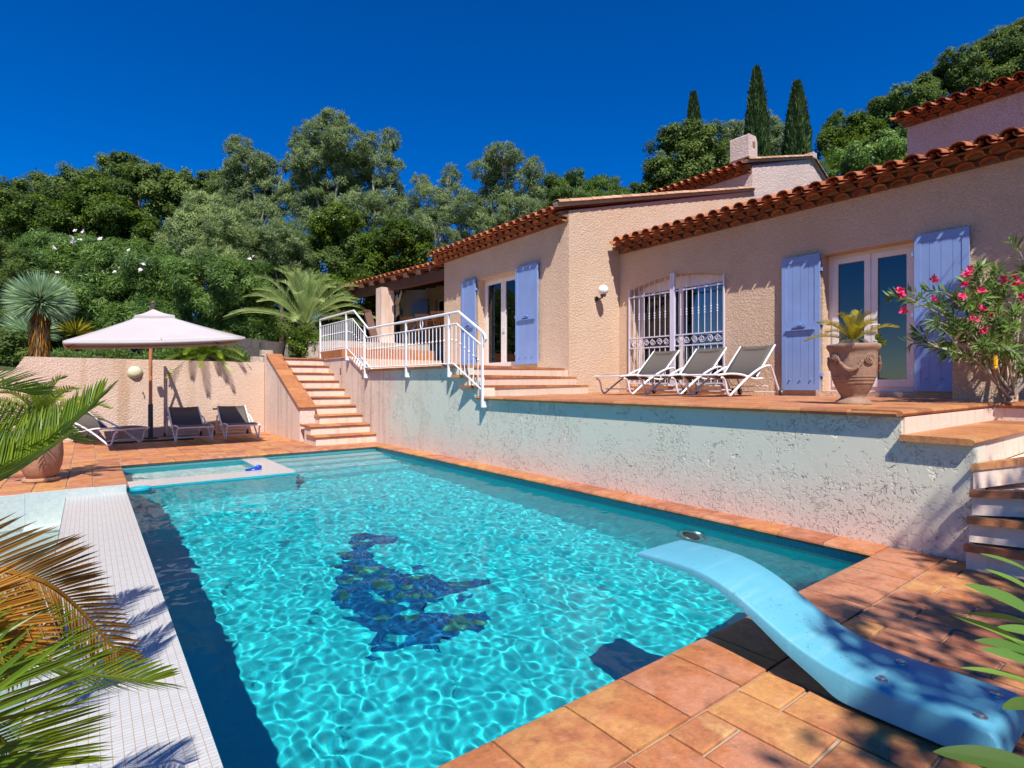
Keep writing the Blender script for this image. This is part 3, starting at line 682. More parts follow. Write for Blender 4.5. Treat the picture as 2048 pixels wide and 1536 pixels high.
# french doors
def french_door(X, y0, y1, z0, z1, handle_y=None, dep=.22, th=.06):
    x = X+dep; b = MB(); fw = .055; ym = (y0+y1)/2
    def fr(a0,a1,c0,c1,w_,o=0): 
        b.box(x+o,a0,c0,x+th,a0+w_,c1); b.box(x+o,a1-w_,c0,x+th,a1,c1); b.box(x+o,a0+w_,c0,x+th,a1-w_,c0+w_*1.3); b.box(x+o,a0+w_,c1-w_,x+th,a1-w_,c1)
    fr(y0+.001,y1-.001,z0+.001,z1-.001,fw)
    g = .004; leaves = [(y0+fw+g, ym-g), (ym+g, y1-fw-g)]; sw = .085
    for a0,a1 in leaves: fr(a0,a1,z0+fw*1.3+g,z1-fw-g,sw,-.018)
    o = b.build('french_door', M['door_white'], house)
    for a0,a1 in leaves:
        p = MB(); p.box(x+.012,a0+sw,z0+fw*1.3+sw*1.3,x+.018,a1-sw,z1-fw-sw); p.build('pane', M['glass'], o)
    h = MB(); h.tube([(x-.02,ym-.03,z0+1.0),(x-.06,ym-.03,z0+1.0),(x-.06,ym-.13,z0+1.0)], .010, 6); h.build('handle', M['door_white'], o)
    s = MB(); s.box(X+.02,y0+.001,z0-.03,x+.03,y1-.001,z0+.004); s.build('sill', M['tile_step'], house)
    return o
french_door(WX, DR2[0], DR2[1], DR2[2], DR2[3]); french_door(7.62, DR1[0], DR1[1], DR1[2], DR1[3], dep=.20)
def shutter(X, y0, y1, z0, z1, hinge):
    b = MB(); x0, x1 = X-.088, X-.050; W = y1-y0; H = z1-z0; s = .075
    zr = z0 + H*.455
    nb = 4
    for i in range(nb):
        a = y0+s*.6 + (W-s*1.2)*i/nb; e = y0+s*.6 + (W-s*1.2)*(i+1)/nb
        b.box(x0+.008, a+.0025, z0+.03, x1-.002, e-.0025, z1-.03)
    b.box(x0+.012, y0+.03, z0+.03, x1-.006, y1-.03, z1-.03)
    b.box(x0,y0,z0,x1,y0+s,z1); b.box(x0,y1-s,z0,x1,y1,z1)
    for c,hh in ((z0,.10),(zr,.11),(z1-.10,.10)): b.box(x0+.001,y0+s,c,x1-.001,y1-s,c+hh)
    o = b.build('shutter', M['shutter_paint'], house)
    h = MB(); hy = y1 if hinge > 0 else y0
    for zz in (z0+.22, z1-.28, zr+.05): h.box(x0+.006, hy-.03, zz, X-.002, hy+.035, zz+.055)
    h.build('hinge', M['shutter_paint'], o)
    l = MB(); ym = (y0+y1)/2
    l.box(x0-.05, ym-.10, zr+.055, x0-.012, ym+.10, zr+.075); l.box(x0-.03, ym-.02, zr+.03, x0+.002, ym+.02, zr+.10)
    l.box(x0-.028, y0+s*.9, zr-.018, x0+.002, y1-s*.9, zr-.002)
    l.build('latch', M['shutter_paint'], o)
    k = MB()
    for yy in (.22,.5,.78): k.lathe([(0,-.02),(.011,-.018),(.011,.004)], 8, (x0, y0+W*yy, z0+.17), axis='x')
    k.build('bolt', M['shutter_paint'], o)
shutter(WX,3.87,4.46,1.09,3.235,-1); shutter(WX,2.03,2.63,1.09,3.235,1)
shutter(7.62,11.28,11.90,1.62,3.77,-1); shutter(7.62,8.91,9.66,1.62,3.77,1)
# arched window, its grille and curtain
x = WX+.24; b = MB(); y0,y1 = WIN[0]+.002, WIN[1]-.002; z0 = WIN[2]+.002
b.box(x,y0,z0,x+.06,y0+.06,3.18); b.box(x,y1-.06,z0,x+.06,y1,3.18); b.box(x,y0+.06,z0,x+.06,y1-.06,z0+.07); b.box(x,y0+.06,3.10,x+.06,y1-.06,3.34)
ym = (y0+y1)/2; b.box(x-.012,ym-.055,z0+.07,x+.06,ym+.055,3.10); b.box(x-.008,y0+.06,z0+.07,x+.05,y0+.12,3.10); b.box(x-.008,y1-.12,z0+.07,x+.05,y1-.06,3.10)
wo = b.build('window', M['door_white'], house)
for a,e in ((y0+.12,ym-.055),(ym+.055,y1-.12)):
    p = MB(); p.box(x+.02,a,z0+.07,x+.026,e,3.10); p.build('pane', M['glass'], wo)
s = MB(); s.box(WX-.03,WIN[0]-.06,1.09,WX+.24,WIN[1]+.06,1.139); s.build('sill', M['tile_step'], house)
def curtain(y0, y1, x, label, z0=1.08, z1=3.05):
    b = MB(); n = 60; v = []
    for i in range(n+1):
        y = y0+(y1-y0)*i/n
        for z in (z0, z1): v.append((x+.045*math.sin(i*.9)+.02*math.sin(i*.37), y, z))
    b.add(v, [(2*i,2*i+2,2*i+3,2*i+1) for i in range(n)])
    b.add([(p[0]+.004,p[1],p[2]) for p in v], [(2*i+1,2*i+3,2*i+2,2*i) for i in range(n)])
    o = b.build('curtain', M['curtain_cloth'], smooth=True, angle=180); return tag(o, label, 'curtain')
curtain(5.62, 6.25, WX+.5, 'pale curtain drawn to one side inside the arched window')
curtain(10.9, 11.2, 8.2, 'curtain behind the french door of the middle terrace', 1.55, 3.7)
g = MB(); gx = WX-.035; yl, yr = WIN[0]-.03, WIN[1]+.03; gm = (yl+yr)/2
top = lambda y: 3.16+.15*math.sin(PI*max(0,min(1,(y-WIN[0])/(WIN[1]-WIN[0]))))
def bar(b, a, c, r=.008, seg=6): b.tube([a,c], r, seg)
for y in (yl, yr): g.box(gx-.014,y-.014,1.16,gx+.014,y+.014,3.17)
g.box(gx-.03,gm-.05,1.16,gx+.02,gm-.004,3.36); g.box(gx-.03,gm+.004,1.16,gx+.02,gm+.05,3.36)
for z in (1.20, 1.93, 2.14): g.box(gx-.010,yl+.014,z-.012,gx+.010,gm-.05,z+.012); g.box(gx-.010,gm+.05,z-.012,gx+.010,yr-.014,z+.012)
g.box(gx-.011,yl+.014,2.99,gx+.011,gm-.05,3.02); g.box(gx-.011,gm+.05,2.99,gx+.011,yr-.014,3.02)
for (a,e) in ((yl,gm-.05),(gm+.05,yr)):
    for i in range(1,8):
        y = a+(e-a)*i/8
        bar(g,(gx,y,1.2),(gx,y,1.92)); bar(g,(gx,y,2.14),(gx,y,top(y)))
        for dz in (0,.05,.10): g.ball((gx,y,2.52+dz),(.016,.016,.022),8,5)
go = g.build('window_grille', M['iron_lilac'], house, smooth=True)
for (a,e) in ((yl+.03,gm-.07),(gm+.07,yr-.03)):
    n = 3; sb = MB()
    for i in range(n):
        c0 = a+(e-a)*(i+.5)/n; hw = (e-a)/n*.46
        for sgn in (-1,1):
            pts = []
            for k in range(22):
                t_ = k/21; an = t_*3.6*PI; rr = .012+.055*(1-t_)
                pts.append((gx, c0+sgn*(hw*.55 + rr*math.cos(an)), 2.035+rr*math.sin(an)*sgn))
            sb.tube(pts, .007, 5)
        sb.tube([(gx,c0-hw*.5,2.10),(gx,c0,2.035),(gx,c0+hw*.5,1.97)], .007, 5)
    sb.build('scroll_band', M['iron_lilac'], go, smooth=True)
# wall lamp on the gable
lm = thing('wall_lamp', 'white globe lamp on a black arm fixed to the sunlit gable wall', 'lamp', (8.40, 8.03, 2.96))
b = MB(); b.lathe([(0,-.03),(.05,-.03),(.055,-.002)], 14, (8.40,8.03,2.96), axis='y'); b.tube([(8.40,8.0,2.96),(8.40,7.93,2.955),(8.40,7.85,2.97),(8.40,7.83,3.0)], .016, 8); b.lathe([(0,2.985),(.055,2.985),(.058,3.03),(0,3.03)], 14, (8.40,7.83,0)); b.build('bracket', M['black_metal'], lm, smooth=True)
b = MB(); b.ball((8.40,7.83,3.122),.105,24,16); b.build('globe', M['globe_glass'], lm, smooth=True)
# ------------------------------------------------------------------ veranda (part of the villa)
E0 = Vector((7.50,12.95,4.40)); E1 = Vector((6.72,18.6,4.40)); EA = (E1-E0).normalized(); EO = Vector((EA.y,-EA.x,0)); 
roof('veranda_roof', E0, EA, Vector((EO.x,EO.y,.15)), (E1-E0).length, 3.9, house, .24)
b = MB(); p = E0+EO*.30; q = E1+EO*.30 - EA*.15
for a,e,hh,ww in ((p,q,.27,.10),):
    b.obox(((a+e)/2) - Vector((0,0,.20)), (e-a)/2, EO*ww, Vector((0,0,hh/2)))
b.build('beam', M['wood_beam'], house)
b = MB()
for i in range(9):
    c = E0+EA*(.35+i*.62)+EO*1.7+Vector((0,0,.19)); b.obox(c, EA*.05, EO*1.75+Vector((0,0,.26)), Vector((0,0,.07)))
b.build('rafters', M['wood_beam'], house)
b = MB(); b.slab([(5.3,14.5),(10.49,14.5),(10.49,24),(4.6,24),(4.6,16)], 1.9, 2.35); b.build('veranda_floor', M['stone_block'], house)
b = MB(); b.slab([(4.99,13.4),(7.6,13.4),(7.6,15.29),(4.99,15.29)], 1.812, 2.1); b.build('veranda_step', M['tile_step'], house)
b = MB(); b.box(7.07,15.7,2.36,7.48,16.1,4.14); b.box(7.03,15.66,2.351,7.52,16.14,2.46); b.build('column', M['stucco_stair'], house)
w = MB(); wall(w, 'x', 10.5, .3, 13, 25, 2.0, 5.1, [(17.5,18.45,2.4,4.4)]); w.build('wall', M['stucco_house'], house)
w = MB(); wall(w,'x',7.94,.2,12.905,13.2,2.0,4.5); w.build('wall', M['stucco_house'], house)
shutter(10.5,18.9,20.2,2.42,4.46,-1)
b = MB(); b.box(10.62,17.5,2.4,10.66,17.58,4.4); b.box(10.62,18.37,2.4,10.66,18.45,4.4); b.box(10.62,17.58,4.32,10.66,18.37,4.4); o = b.build('french_door', M['door_white'], house)
b = MB(); b.box(10.63,17.58,2.4,10.64,18.37,4.32); b.build('pane', M['glass'], o)
room(10.8,13,17,19,2.3,4.6,'interior_dark')
vl = thing('wall_lantern', 'small black lantern on the shaded veranda wall', 'lantern', (10.5,21.3,4.2))
b = MB(); b.box(10.47,21.25,4.1,10.499,21.35,4.3); b.tube([(10.48,21.3,4.25),(10.36,21.3,4.3),(10.28,21.3,4.2)], .015,6); b.build('bracket', M['black_metal'], vl)
b = MB(); b.lathe([(0,4.24),(.02,4.22),(.15,4.10),(.15,4.08),(0,4.08)],12,(10.28,21.3,0)); b.build('hood', M['black_metal'], vl, smooth=True)
b = MB(); b.lathe([(.11,4.08),(.08,3.92),(0,3.90)],12,(10.28,21.3,0)); b.build('glass', M['globe_glass'], vl, smooth=True)
# veranda furniture
def folding_chair(name, label):
    t = thing(name, label, 'chair', (0,0,0), 0, 'wooden folding chairs on the veranda')
    def part(nm, fn): b = MB(); fn(b); b.build(nm, M['wood_teak'], t, world=False)
    for y in (-.22,.22):
        part('leg', lambda b,y=y: b.obox((.02,y,.46), (.21,0,-.455), (0,.012,0), (.022,0,.012)))
        part('leg', lambda b,y=y: b.obox((-.02,y*.86,.23), (.24,0,.22), (0,.012,0), (.02,0,-.02)))
    def seat(b):
        for i in range(6): b.box(-.2+i*.075,-.2,.44,-.14+i*.075,.2,.46)
    part('seat', seat)
    def back(b):
        for i in range(5): b.obox((-.155,-.17+i*.085,.70), (-.085,0,.2), (0,.022,0), (.008,0,.003))
        b.obox((-.24,0,.915), (.012,0,0), (0,.23,0), (-.004,0,.03))
        b.obox((-.07,0,.50), (.012,0,0), (0,.21,0), (0,0,.025))
    part('backrest', back)
    return t
proto = folding_chair('folding_chair', 'slatted teak folding chair closest to the white railing corner on the veranda')
for i,(px,d,rz,lab) in enumerate(((883,16.2,.5,None),(850,16.9,.7,'slatted teak folding chair standing between two others on the veranda'),(822,17.6,.6,'slatted teak folding chair standing beside the veranda pillar'))):
    o = proto if i == 0 else copy_tree(proto); p = spot(px,700,d); o.location = (p.x,p.y,2.35); o.rotation_euler.z = rz
    if lab: o['label'] = lab
p = spot(905,700,17.0)
tb_ = thing('garden_table', 'teak garden table behind the folding chairs on the veranda', 'table', (p.x,p.y,2.35), .2)
b = MB()
for i in range(7): b.box(-.8,-.45+i*.13,.72,.8,-.335+i*.13,.75)
b.build('tabletop', M['wood_teak'], tb_, world=False)
for sx in (-.7,.7):
    for sy in (-.36,.36):
        b = MB(); b.box(sx-.035,sy-.035,0,sx+.035,sy+.035,.72); b.build('leg', M['wood_teak'], tb_, world=False)
a = spot(752,688,15.6); e = spot(734,621,15.9); b = MB(); dd = (e-a)
b.obox((a+e)/2, dd/2, Vector((.10,-.02,0)), Vector((0,.05,.02))); b.box(e.x-.12,e.y-.07,e.z-.05,e.x+.09,e.y+.06,e.z+.02)
tag(b.build('leaning_plank', M['wood_beam']), 'dark brown wooden plank leaning beside the veranda pillar', 'plank')
# wicker seats at the top of the stairs
def tub(label, px, d, w_, h_):
    p = spot(px,712,d); t = thing('wicker_armchair', label, 'armchair', (p.x,p.y,1.80), 0, 'wicker seats above the garden wall')
    b = MB(); b.lathe([(w_*.40,0),(w_*.46,h_*.5),(w_*.52,h_),(w_*.42,h_),(w_*.40,h_*.55),(0,h_*.5)], 20); b.build('shell', M['wicker'], t, smooth=True, world=False)
    b = MB(); b.lathe([(0,h_*.62),(w_*.36,h_*.62),(w_*.39,h_*.56),(w_*.39,h_*.505)], 18); b.build('cushion', M['sling_fabric'], t, smooth=True, world=False)
tub('round grey wicker tub chair nearest the staircase top', 545, 14.9, .66, .50); tub('taller round grey wicker tub chair behind the first one', 522, 15.8, .62, .62)
sf = thing('wicker_sofa', 'dark grey wicker sofa on the planted terrace beside the tub chairs', 'sofa', tuple(spot(494,712,15.3).xy)+(1.80,), .1, 'wicker seats above the garden wall')
b = MB(); b.box(-.65,-.3,0,.45,.3,.38); b.build('seat', M['wicker'], sf, world=False)
b = MB(); b.box(-.65,.2,.381,.45,.33,.66); b.build('backrest', M['wicker'], sf, world=False)
b = MB()
for i,(x,z) in enumerate(((3.30,1.716),(3.52,1.885))): b.box(x-.13,14.52,z,x+.13,14.74,z+.14)
tag(b.build('stone_block', M['stone_block']), 'pair of rough stone blocks topping the corner of the garden wall', 'stone')
# ================================================================== RAILING
RX = 4.60
rl = thing('terrace_railing', 'white metal railing stepping down along the terrace edge above the pool wall', 'railing', (RX, 10, 1.0))
topl = [(13.85,2.79),(11.64,2.79),(10.86,2.335),(7.34,2.32),(6.68,1.955)]
midl = [(13.85,2.62),(11.72,2.62),(10.90,2.15),(7.40,2.14),(6.72,1.77)]
botl = [(13.85,1.99),(12.05,1.99),(11.0,1.53),(7.5,1.515),(6.72,1.11)]
def at(line, y):
    for (a,za),(c,zc) in zip(line, line[1:]):
        if c <= y <= a: return za + (zc-za)*(y-a)/(c-a)
    return line[-1][1]
for y,zb in ((13.85,1.825),(12.1,1.72),(11.05,1.31),(9.15,1.31),(7.65,1.30),(6.69,.845)):
    b = MB(); zt = at(topl, y); b.box(RX-.016,y-.016,zb,RX+.016,y+.016,zt-.02)
    if zb < 1.75: b.box(RX+.019,y-.028,zb,4.679,y+.028,zb+.09)
    b.build('post', M['rail_white'], rl)
b = MB(); pts = [(RX,y,z) for y,z in topl] + [(RX,6.62,1.90),(RX,6.60,1.85),(RX,6.63,1.81)]
b.tube(pts, .021, 8); b.build('handrail', M['rail_white'], rl, smooth=True)
for l in (midl, botl):
    b = MB(); b.tube([(RX,y,z) for y,z in l], .012, 6); b.build('rail', M['rail_white'], rl, smooth=True)
posts = (13.85,12.1,11.05,9.15,7.65,6.69); y = 13.72
while y > 6.75:
    if min(abs(y-q) for q in posts) > .05:
        z1, z0 = at(midl,y), at(botl,y); b = MB(); b.tube([(RX,y,z0),(RX,y,z1)], .0075, 6)
        zk = z0+(z1-z0)*.60; b.ball((RX,y,zk),(.017,.017,.020),8,6); b.build('baluster', M['rail_white'], rl, smooth=True)
    y -= .1235
b = MB(); b.tube([(RX,8.56+.045*math.cos(k*PI/8),2.235+.075*math.sin(k*PI/8)) for k in range(17)], .008, 5); b.build('ring', M['rail_white'], rl, smooth=True)
# ================================================================== PARASOL
pc = Vector((1.04,13.88,0))
um = thing('parasol', 'square white parasol on a wooden side mast open over the poolside loungers', 'parasol', pc)
FL,FR,BR,BL = (Vector(p) for p in ((-.31,10.9,1.85),(2.26,10.9,2.04),(2.24,13.4,2.08),(-.32,13.4,1.90))); AP = Vector((.95,12.15,2.53))
def panel(b, A, B, T, n=12, sag=.05, t0=0.0):
    rows = []
    for i in range(n+1):
        u = t0 + (1-t0)*i/n; L = T.lerp(A,u); R = T.lerp(B,u)
        rows.append([L.lerp(R, j/n) - Vector((0,0,sag*math.sin(PI*j/n)*u*.9 + .02*math.sin(PI*u))) for j in range(n+1)])
    v = [p for r_ in rows for p in r_]; m = n+1
    b.add(v, [(i*m+j,i*m+j+1,(i+1)*m+j+1,(i+1)*m+j) for i in range(n) for j in range(n)])
    e = rows[-1]; d = Vector((0,0,-.055)); b.add(e+[p+d for p in e], [(j,j+1,m+j+1,m+j) for j in range(n)])
b = MB()
for A,B in ((FL,FR),(FR,BR),(BR,BL),(BL,FL)): panel(b, A, B, AP, sag=.03, t0=.14)
co = b.build('canopy', M['umbrella_cloth'], um, smooth=True, angle=50)
sol = co.modifiers.new('thick','SOLIDIFY'); sol.thickness = .004
b = MB(); vt = AP + Vector((0,0,.05)); vc = [AP.lerp(c,.24)+Vector((0,0,.045)) for c in (FL,FR,BR,BL)]
for i in range(4): panel(b, vc[i], vc[(i+1)%4], vt, 6, .02)
b.build('vent_flap', M['umbrella_cloth'], um, smooth=True, angle=50)
b = MB(); b.tube([pc+Vector((0,0,.72)), pc+Vector((0,0,2.5)), pc+Vector((-.02,-.25,2.62)), AP+Vector((.02,.3,.14)), AP+Vector((0,0,.16))], .034, 12); b.build('pole', M['wood_pole'], um, smooth=True)
b = MB(); b.tube([pc+Vector((.0,0,1.3)), pc+Vector((.02,-.36,2.56))], .020, 8); b.build('strut', M['wood_pole'], um, smooth=True)
b = MB(); b.tube([pc, pc+Vector((0,0,.76))], .046, 12); b.build('sleeve', M['dark_base'], um, smooth=True)
b = MB(); b.box(pc.x-.75,pc.y-.42,0.004,pc.x+.75,pc.y+.42,.035); b.box(pc.x-.12,pc.y-.12,.035,pc.x+.12,pc.y+.12,.07); b.build('base_plate', M['dark_base'], um)
low = Vector((AP.x,AP.y,2.12))
b = MB(); b.tube([low-Vector((0,0,.04)),low+Vector((0,0,.05))], .055, 12); b.tube([low, AP], .022, 8); b.build('hub', M['wood_pole'], um, smooth=True)
b = MB(); b.box(pc.x-.13,pc.y-.05,1.93,pc.x-.04,pc.y+.05,2.02); b.build('crank_box', M['wood_pole'], um, smooth=True)
for t_ in (FL,FR,BR,BL,(FL+FR)/2,(FR+BR)/2,(BR+BL)/2,(BL+FL)/2):
    e = t_ - Vector((0,0,.03)); b = MB(); b.tube([AP-Vector((0,0,.06)), AP.lerp(e,.5)-Vector((0,0,.055)), e], .013, 5); 
    b.tube([low+Vector((0,0,.04)), AP.lerp(e,.55)-Vector((0,0,.06))], .010, 5); b.build('rib', M['wood_pole'], um)
b = MB(); b.lathe([(0,2.715),(.028,2.705),(.032,2.685),(.02,2.665),(.04,2.65),(.04,2.60),(0,2.60)], 12, (AP.x,AP.y,0)); b.build('finial', M['dark_base'], um, smooth=True)
# ================================================================== LOUNGERS
def lounger(name, label, cat, back=(.56,.50)):
    t = thing(name, label, cat, (0,0,0), 0)
    W = .30; U = lambda u: u-.9
    def crv(pts, n=5):
        P = [Vector(p) for p in pts]; out = []
        for i in range(len(P)-1):
            p0,p1,p2,p3 = P[max(i-1,0)],P[i],P[i+1],P[min(i+2,len(P)-1)]
            for k in range(n):
                s = k/n; out.append(.5*((2*p1)+(p2-p0)*s+(2*p0-5*p1+4*p2-p3)*s*s+(3*p1-p0-3*p2+p3)*s**3))
        return out+[P[-1]]
    for s in (-W, W):
        b = MB(); b.tube(crv([(U(0),s,.315),(U(.30),s,.335),(U(.62),s,.325),(U(.95),s,.27),(U(1.2),s,.275)]), .0165, 8)
        b.build('side_rail', M['rail_white'], t, smooth=True, world=False)
        s2 = s*1.06
        b = MB(); b.tube(crv([(U(.06),s2,.285),(U(.14),s2,.235),(U(.20),s2,.07),(U(.27),s2,.024),(U(.36),s2,.07),(U(.70),s2,.26),(U(1.10),s2,.425),(U(1.36),s2,.475),(U(1.46),s2,.43),(U(1.60),s2,.22),(U(1.70),s2,.06)]), .0165, 8)
        b.build('leg_frame', M['rail_white'], t, smooth=True, world=False)
        b = MB(); b.lathe([(0,-.02),(.045,-.02),(.056,-.012),(.056,.012),(.045,.02),(0,.02)], 18, (U(1.70),s*1.17,.058), axis='y'); wh = b.build('wheel', M['rubber'], t, smooth=True, world=False)
        b = MB(); b.lathe([(0,-.026),(.026,-.024),(.03,-.019)], 14, (U(1.70),s*1.17,.058), axis='y'); b.lathe([(.03,.019),(.026,.024),(0,.026)], 14, (U(1.70),s*1.17,.058), axis='y'); b.build('hub', M['steel'], wh, smooth=True, world=False)
    bx, bz = U(1.06)+back[0], .31+back[1]
    for s in (-W*.97, W*.97):
        b = MB(); b.tube([(U(1.06),s,.30),(U(1.06)+back[0]*.5,s,.30+back[1]*.5+.01),(bx,s,bz)], .014, 8); b.build('back_rail', M['rail_white'], t, smooth=True, world=False)
    def sheet(nm, pts, w_):
        b = MB(); P = [Vector(p) for p in pts]; n = 8; v = []; m = n+1
        for p in P:
            for j in range(m): v.append((p.x, -w_+2*w_*j/n, p.z - .012*math.sin(PI*j/n)))
        f = [(i*m+j,i*m+j+1,(i+1)*m+j+1,(i+1)*m+j) for i in range(len(P)-1) for j in range(n)]
        b.add(v, f); o = b.build(nm, M['sling_fabric'], t, smooth=True, world=False, angle=180); k = o.modifiers.new('thick','SOLIDIFY'); k.thickness = .006; return o
    sheet('seat_sling', crv([(U(0),0,.325),(U(.30),0,.345),(U(.62),0,.335),(U(.95),0,.28),(U(1.06),0,.285)]), W-.012)
    sheet('back_sling', [(U(1.06),0,.29),(U(1.06)+back[0]*.5,0,.30+back[1]*.5),(bx,0,bz)], W*.97-.01)
    b = MB(); d_ = Vector((back[0],0,back[1])).normalized(); c = Vector((bx,0,bz))-d_*.10; nn = Vector((-d_.z,0,d_.x))
    b.tube([c+nn*.012+Vector((0,y_,-.03*math.cos(y_*6)+.03)) for y_ in (-.2,-.1,0,.1,.2)], .006, 5); b.build('seam', M['sling_fabric'], t, world=False)
    b = MB(); b.tube([(U(.30),-W*1.06,.10),(U(.30),W*1.06,.10)], .010, 6); b.build('cross_bar', M['rail_white'], t, smooth=True, world=False)
    b = MB(); b.tube([(U(1.70),-W*1.1,.058),(U(1.70),W*1.1,.058)], .008, 6); b.build('axle', M['rail_white'], t, smooth=True, world=False)
    b = MB(); b.tube([(U(1.25),-W,.28),(U(1.3),-W*.9,.17),(U(1.5),-W*.8,.15),(U(1.5),W*.8,.15),(U(1.3),W*.9,.17),(U(1.25),W,.28)], .008, 6); b.build('cross_bar', M['rail_white'], t, smooth=True, world=False)
    b = MB(); b.tube([(U(0),-W,.318),(U(0),W,.318)], .014, 8); b.build('foot_bar', M['rail_white'], t, smooth=True, world=False)
    return t
lp = lounger('sun_lounger', 'white framed lounger in front of the lamp side of the arched window grille', 'sun lounger')
low_ = lounger('sun_lounger', 'white framed lounger lying sideways under the parasol beside the terracotta pot', 'sun lounger', (.60,.36))
for o in (lp, low_): o['group'] = 'taupe sling sun loungers'
spots = [(lp,7.95,6.47,1.0,0,None),(lp,7.95,5.52,1.0,0,'white framed lounger standing between two others on the lower terrace'),(lp,7.95,4.68,1.0,0,'white framed lounger on the terrace just beside the lavender shutter'),
         (low_,.17,13.62,0,math.radians(128),None),(low_,1.69,13.45,0,math.radians(91),'white framed lounger facing the pool close to the parasol pole'),(low_,2.62,13.45,0,math.radians(88),'white framed lounger facing the pool beside the staircase wall')]
used = set()
for src,x,y,z,rz,lab in spots:
    if src.name in used: o = copy_tree(src)
    else: o = src; used.add(src.name)
    o.location = (x,y,z+.002); o.rotation_euler.z = rz
    if lab: o['label'] = lab
# ================================================================== LAMP, SOCKET, SMALL THINGS
bk = thing('bulkhead_lamp', 'round cream bulkhead lamp on the garden wall behind the parasol pole', 'lamp', (.80,14.5,1.44))
b = MB(); b.lathe([(.135,-.02),(.143,-.015),(.143,-.001)], 28, (.80,14.5,1.44), axis='y'); b.lathe([(0,-.10),(.05,-.096),(.095,-.078),(.122,-.045),(.135,-.018)], 28, (.80,14.5,1.44), axis='y'); b.build('cover', M['lamp_cover'], bk, smooth=True)
b = MB(); b.lathe([(.1435,-.022),(.149,-.012),(.149,-.0005)], 28, (.80,14.5,1.44), axis='y'); b.build('rim', M['stone_block'], bk, smooth=True)
b = MB(); b.tube([(.95,14.5,.98),(.95,14.44,1.0),(.93,14.42,.98)], .01, 6); tag(b.build('wall_hook', M['black_metal']), 'small dark hook on the garden wall below the cream lamp', 'hook')
b = MB(); b.box(2.30,14.47,.62,2.42,14.499,.74); tag(b.build('wall_socket', M['stucco_back']), 'small square cover plate low on the garden wall between two loungers', 'socket')
ul = thing('pool_light', 'round underwater light with a pale ring in the pool wall near the diving board', 'pool light', (PX1-.002,3.0,-.47))
b = MB(); b.lathe([(.10,-.03),(.14,-.03),(.15,-.0),(.10,0)], 24, (PX1-.002,3.0,-.47), axis='x'); receiver(b.build('ring', M['steel'], ul, smooth=True))
b = MB(); b.lathe([(0,-.02),(.07,-.015),(.10,-.004)], 24, (PX1-.002,3.0,-.47), axis='x'); receiver(b.build('lens', M['dark_base'], ul, smooth=True))
fl = thing('pool_float', 'turquoise ring float bobbing at the corner of the pool', 'float', (.50,8.06,-.09))
b = MB()
ring = [(.50+.085*math.cos(a*PI/12), 8.055+.06*math.sin(a*PI/12), -.085) for a in range(25)]
b.tube(ring, .03, 8, cap=False); receiver(b.build('ring', M['turquoise_plastic'], fl, smooth=True))
b = MB(); b.ball((.50,8.055,-.08),(.07,.05,.02),12,6); receiver(b.build('cover', M['turquoise_plastic'], fl, smooth=True))
b = MB(); b.ball((1.93,8.68,-.06),(.085,.06,.03),14,8); b.ball((1.99,8.72,-.04),(.05,.03,.035),10,6); b.tube([(1.86,8.66,-.06),(1.80,8.63,-.05)], .018, 6)
tag(receiver(b.build('pool_toy', M['blue_plastic'], smooth=True)), 'dark blue plastic toy on the white ledge of the paddling pool', 'toy')
# ================================================================== DIVING BOARD
db = thing('diving_board', 'curved light blue diving board bolted to the terracotta deck over the pool', 'diving board', (2.4,.6,0))
prof = [(.415,.05,.03),(.425,.09,.024),(.44,.114,.022),(.47,.121,.02),(.60,.122,.02),(.78,.120,.02),(.88,.128,.025),(.95,.143,.06),(1.02,.165,.095),(1.10,.200,.138),(1.20,.252,.200),(1.29,.296,.250),(1.38,.328,.288),(1.46,.345,.308),(1.54,.352,.320),(1.66,.352,.323),(1.76,.348,.322),(1.815,.345,.320),(1.825,.338,.326)]
def cr(P, n=4):
    out = []
    for i in range(len(P)-1):
        p0,p1,p2,p3 = (np.array(P[j]) for j in (max(i-1,0),i,i+1,min(i+2,len(P)-1)))
        for k in range(n):
            s = k/n; out.append(.5*((2*p1)+(p2-p0)*s+(2*p0-5*p1+4*p2-p3)*s*s+(3*p1-p0-3*p2+p3)*s**3))
    return out+[np.array(P[-1])]
b = MB(); v = []; XL, XR = 2.205, 2.575; Q = cr(prof)
for (y,zt,zb) in Q:
    th = max(.004, zt-zb); e = min(.012, th*.4); fl_ = .02 if y < .9 else 0.0
    v += [(XL+fl_*.0,y,zb),(XL,y,zt-e),(XL+e*.35,y,zt-e*.3),(XL+e,y,zt),(XL+.12,y,zt+.0015),(XR-.12,y,zt+.0015),(XR-e,y,zt),(XR-e*.35,y,zt-e*.3),(XR,y,zt-e),(XR,y,zb)]
m = 10; n = len(Q)
f = [(i*m+j,i*m+(j+1)%m,(i+1)*m+(j+1)%m,(i+1)*m+j) for i in range(n-1) for j in range(m)]
f += [tuple(range(m-1,-1,-1)), tuple((n-1)*m+j for j in range(m))]
b.add(v, f); b.build('board', M['board_paint'], db, smooth=True, angle=50)
b = MB(); b.box(2.26,.45,.0,2.52,.84,.0205); b.build('mounting_plate', M['dark_base'], db)
for x in (2.285,2.485):
    for y in (.485,.764):
        b = MB(); b.lathe([(0,.134),(.010,.134),(.012,.128),(.019,.126),(.020,.118)], 14, (x,y,0)); b.build('bolt', M['steel'], db, smooth=True)
b = MB(); b.lathe([(0,.004),(.012,.004),(.014,-.004)], 12, (1.63,.83,0)); tag(b.build('deck_stud', M['steel'], smooth=True), 'small round metal stud set in a deck tile beside the diving board', 'stud')
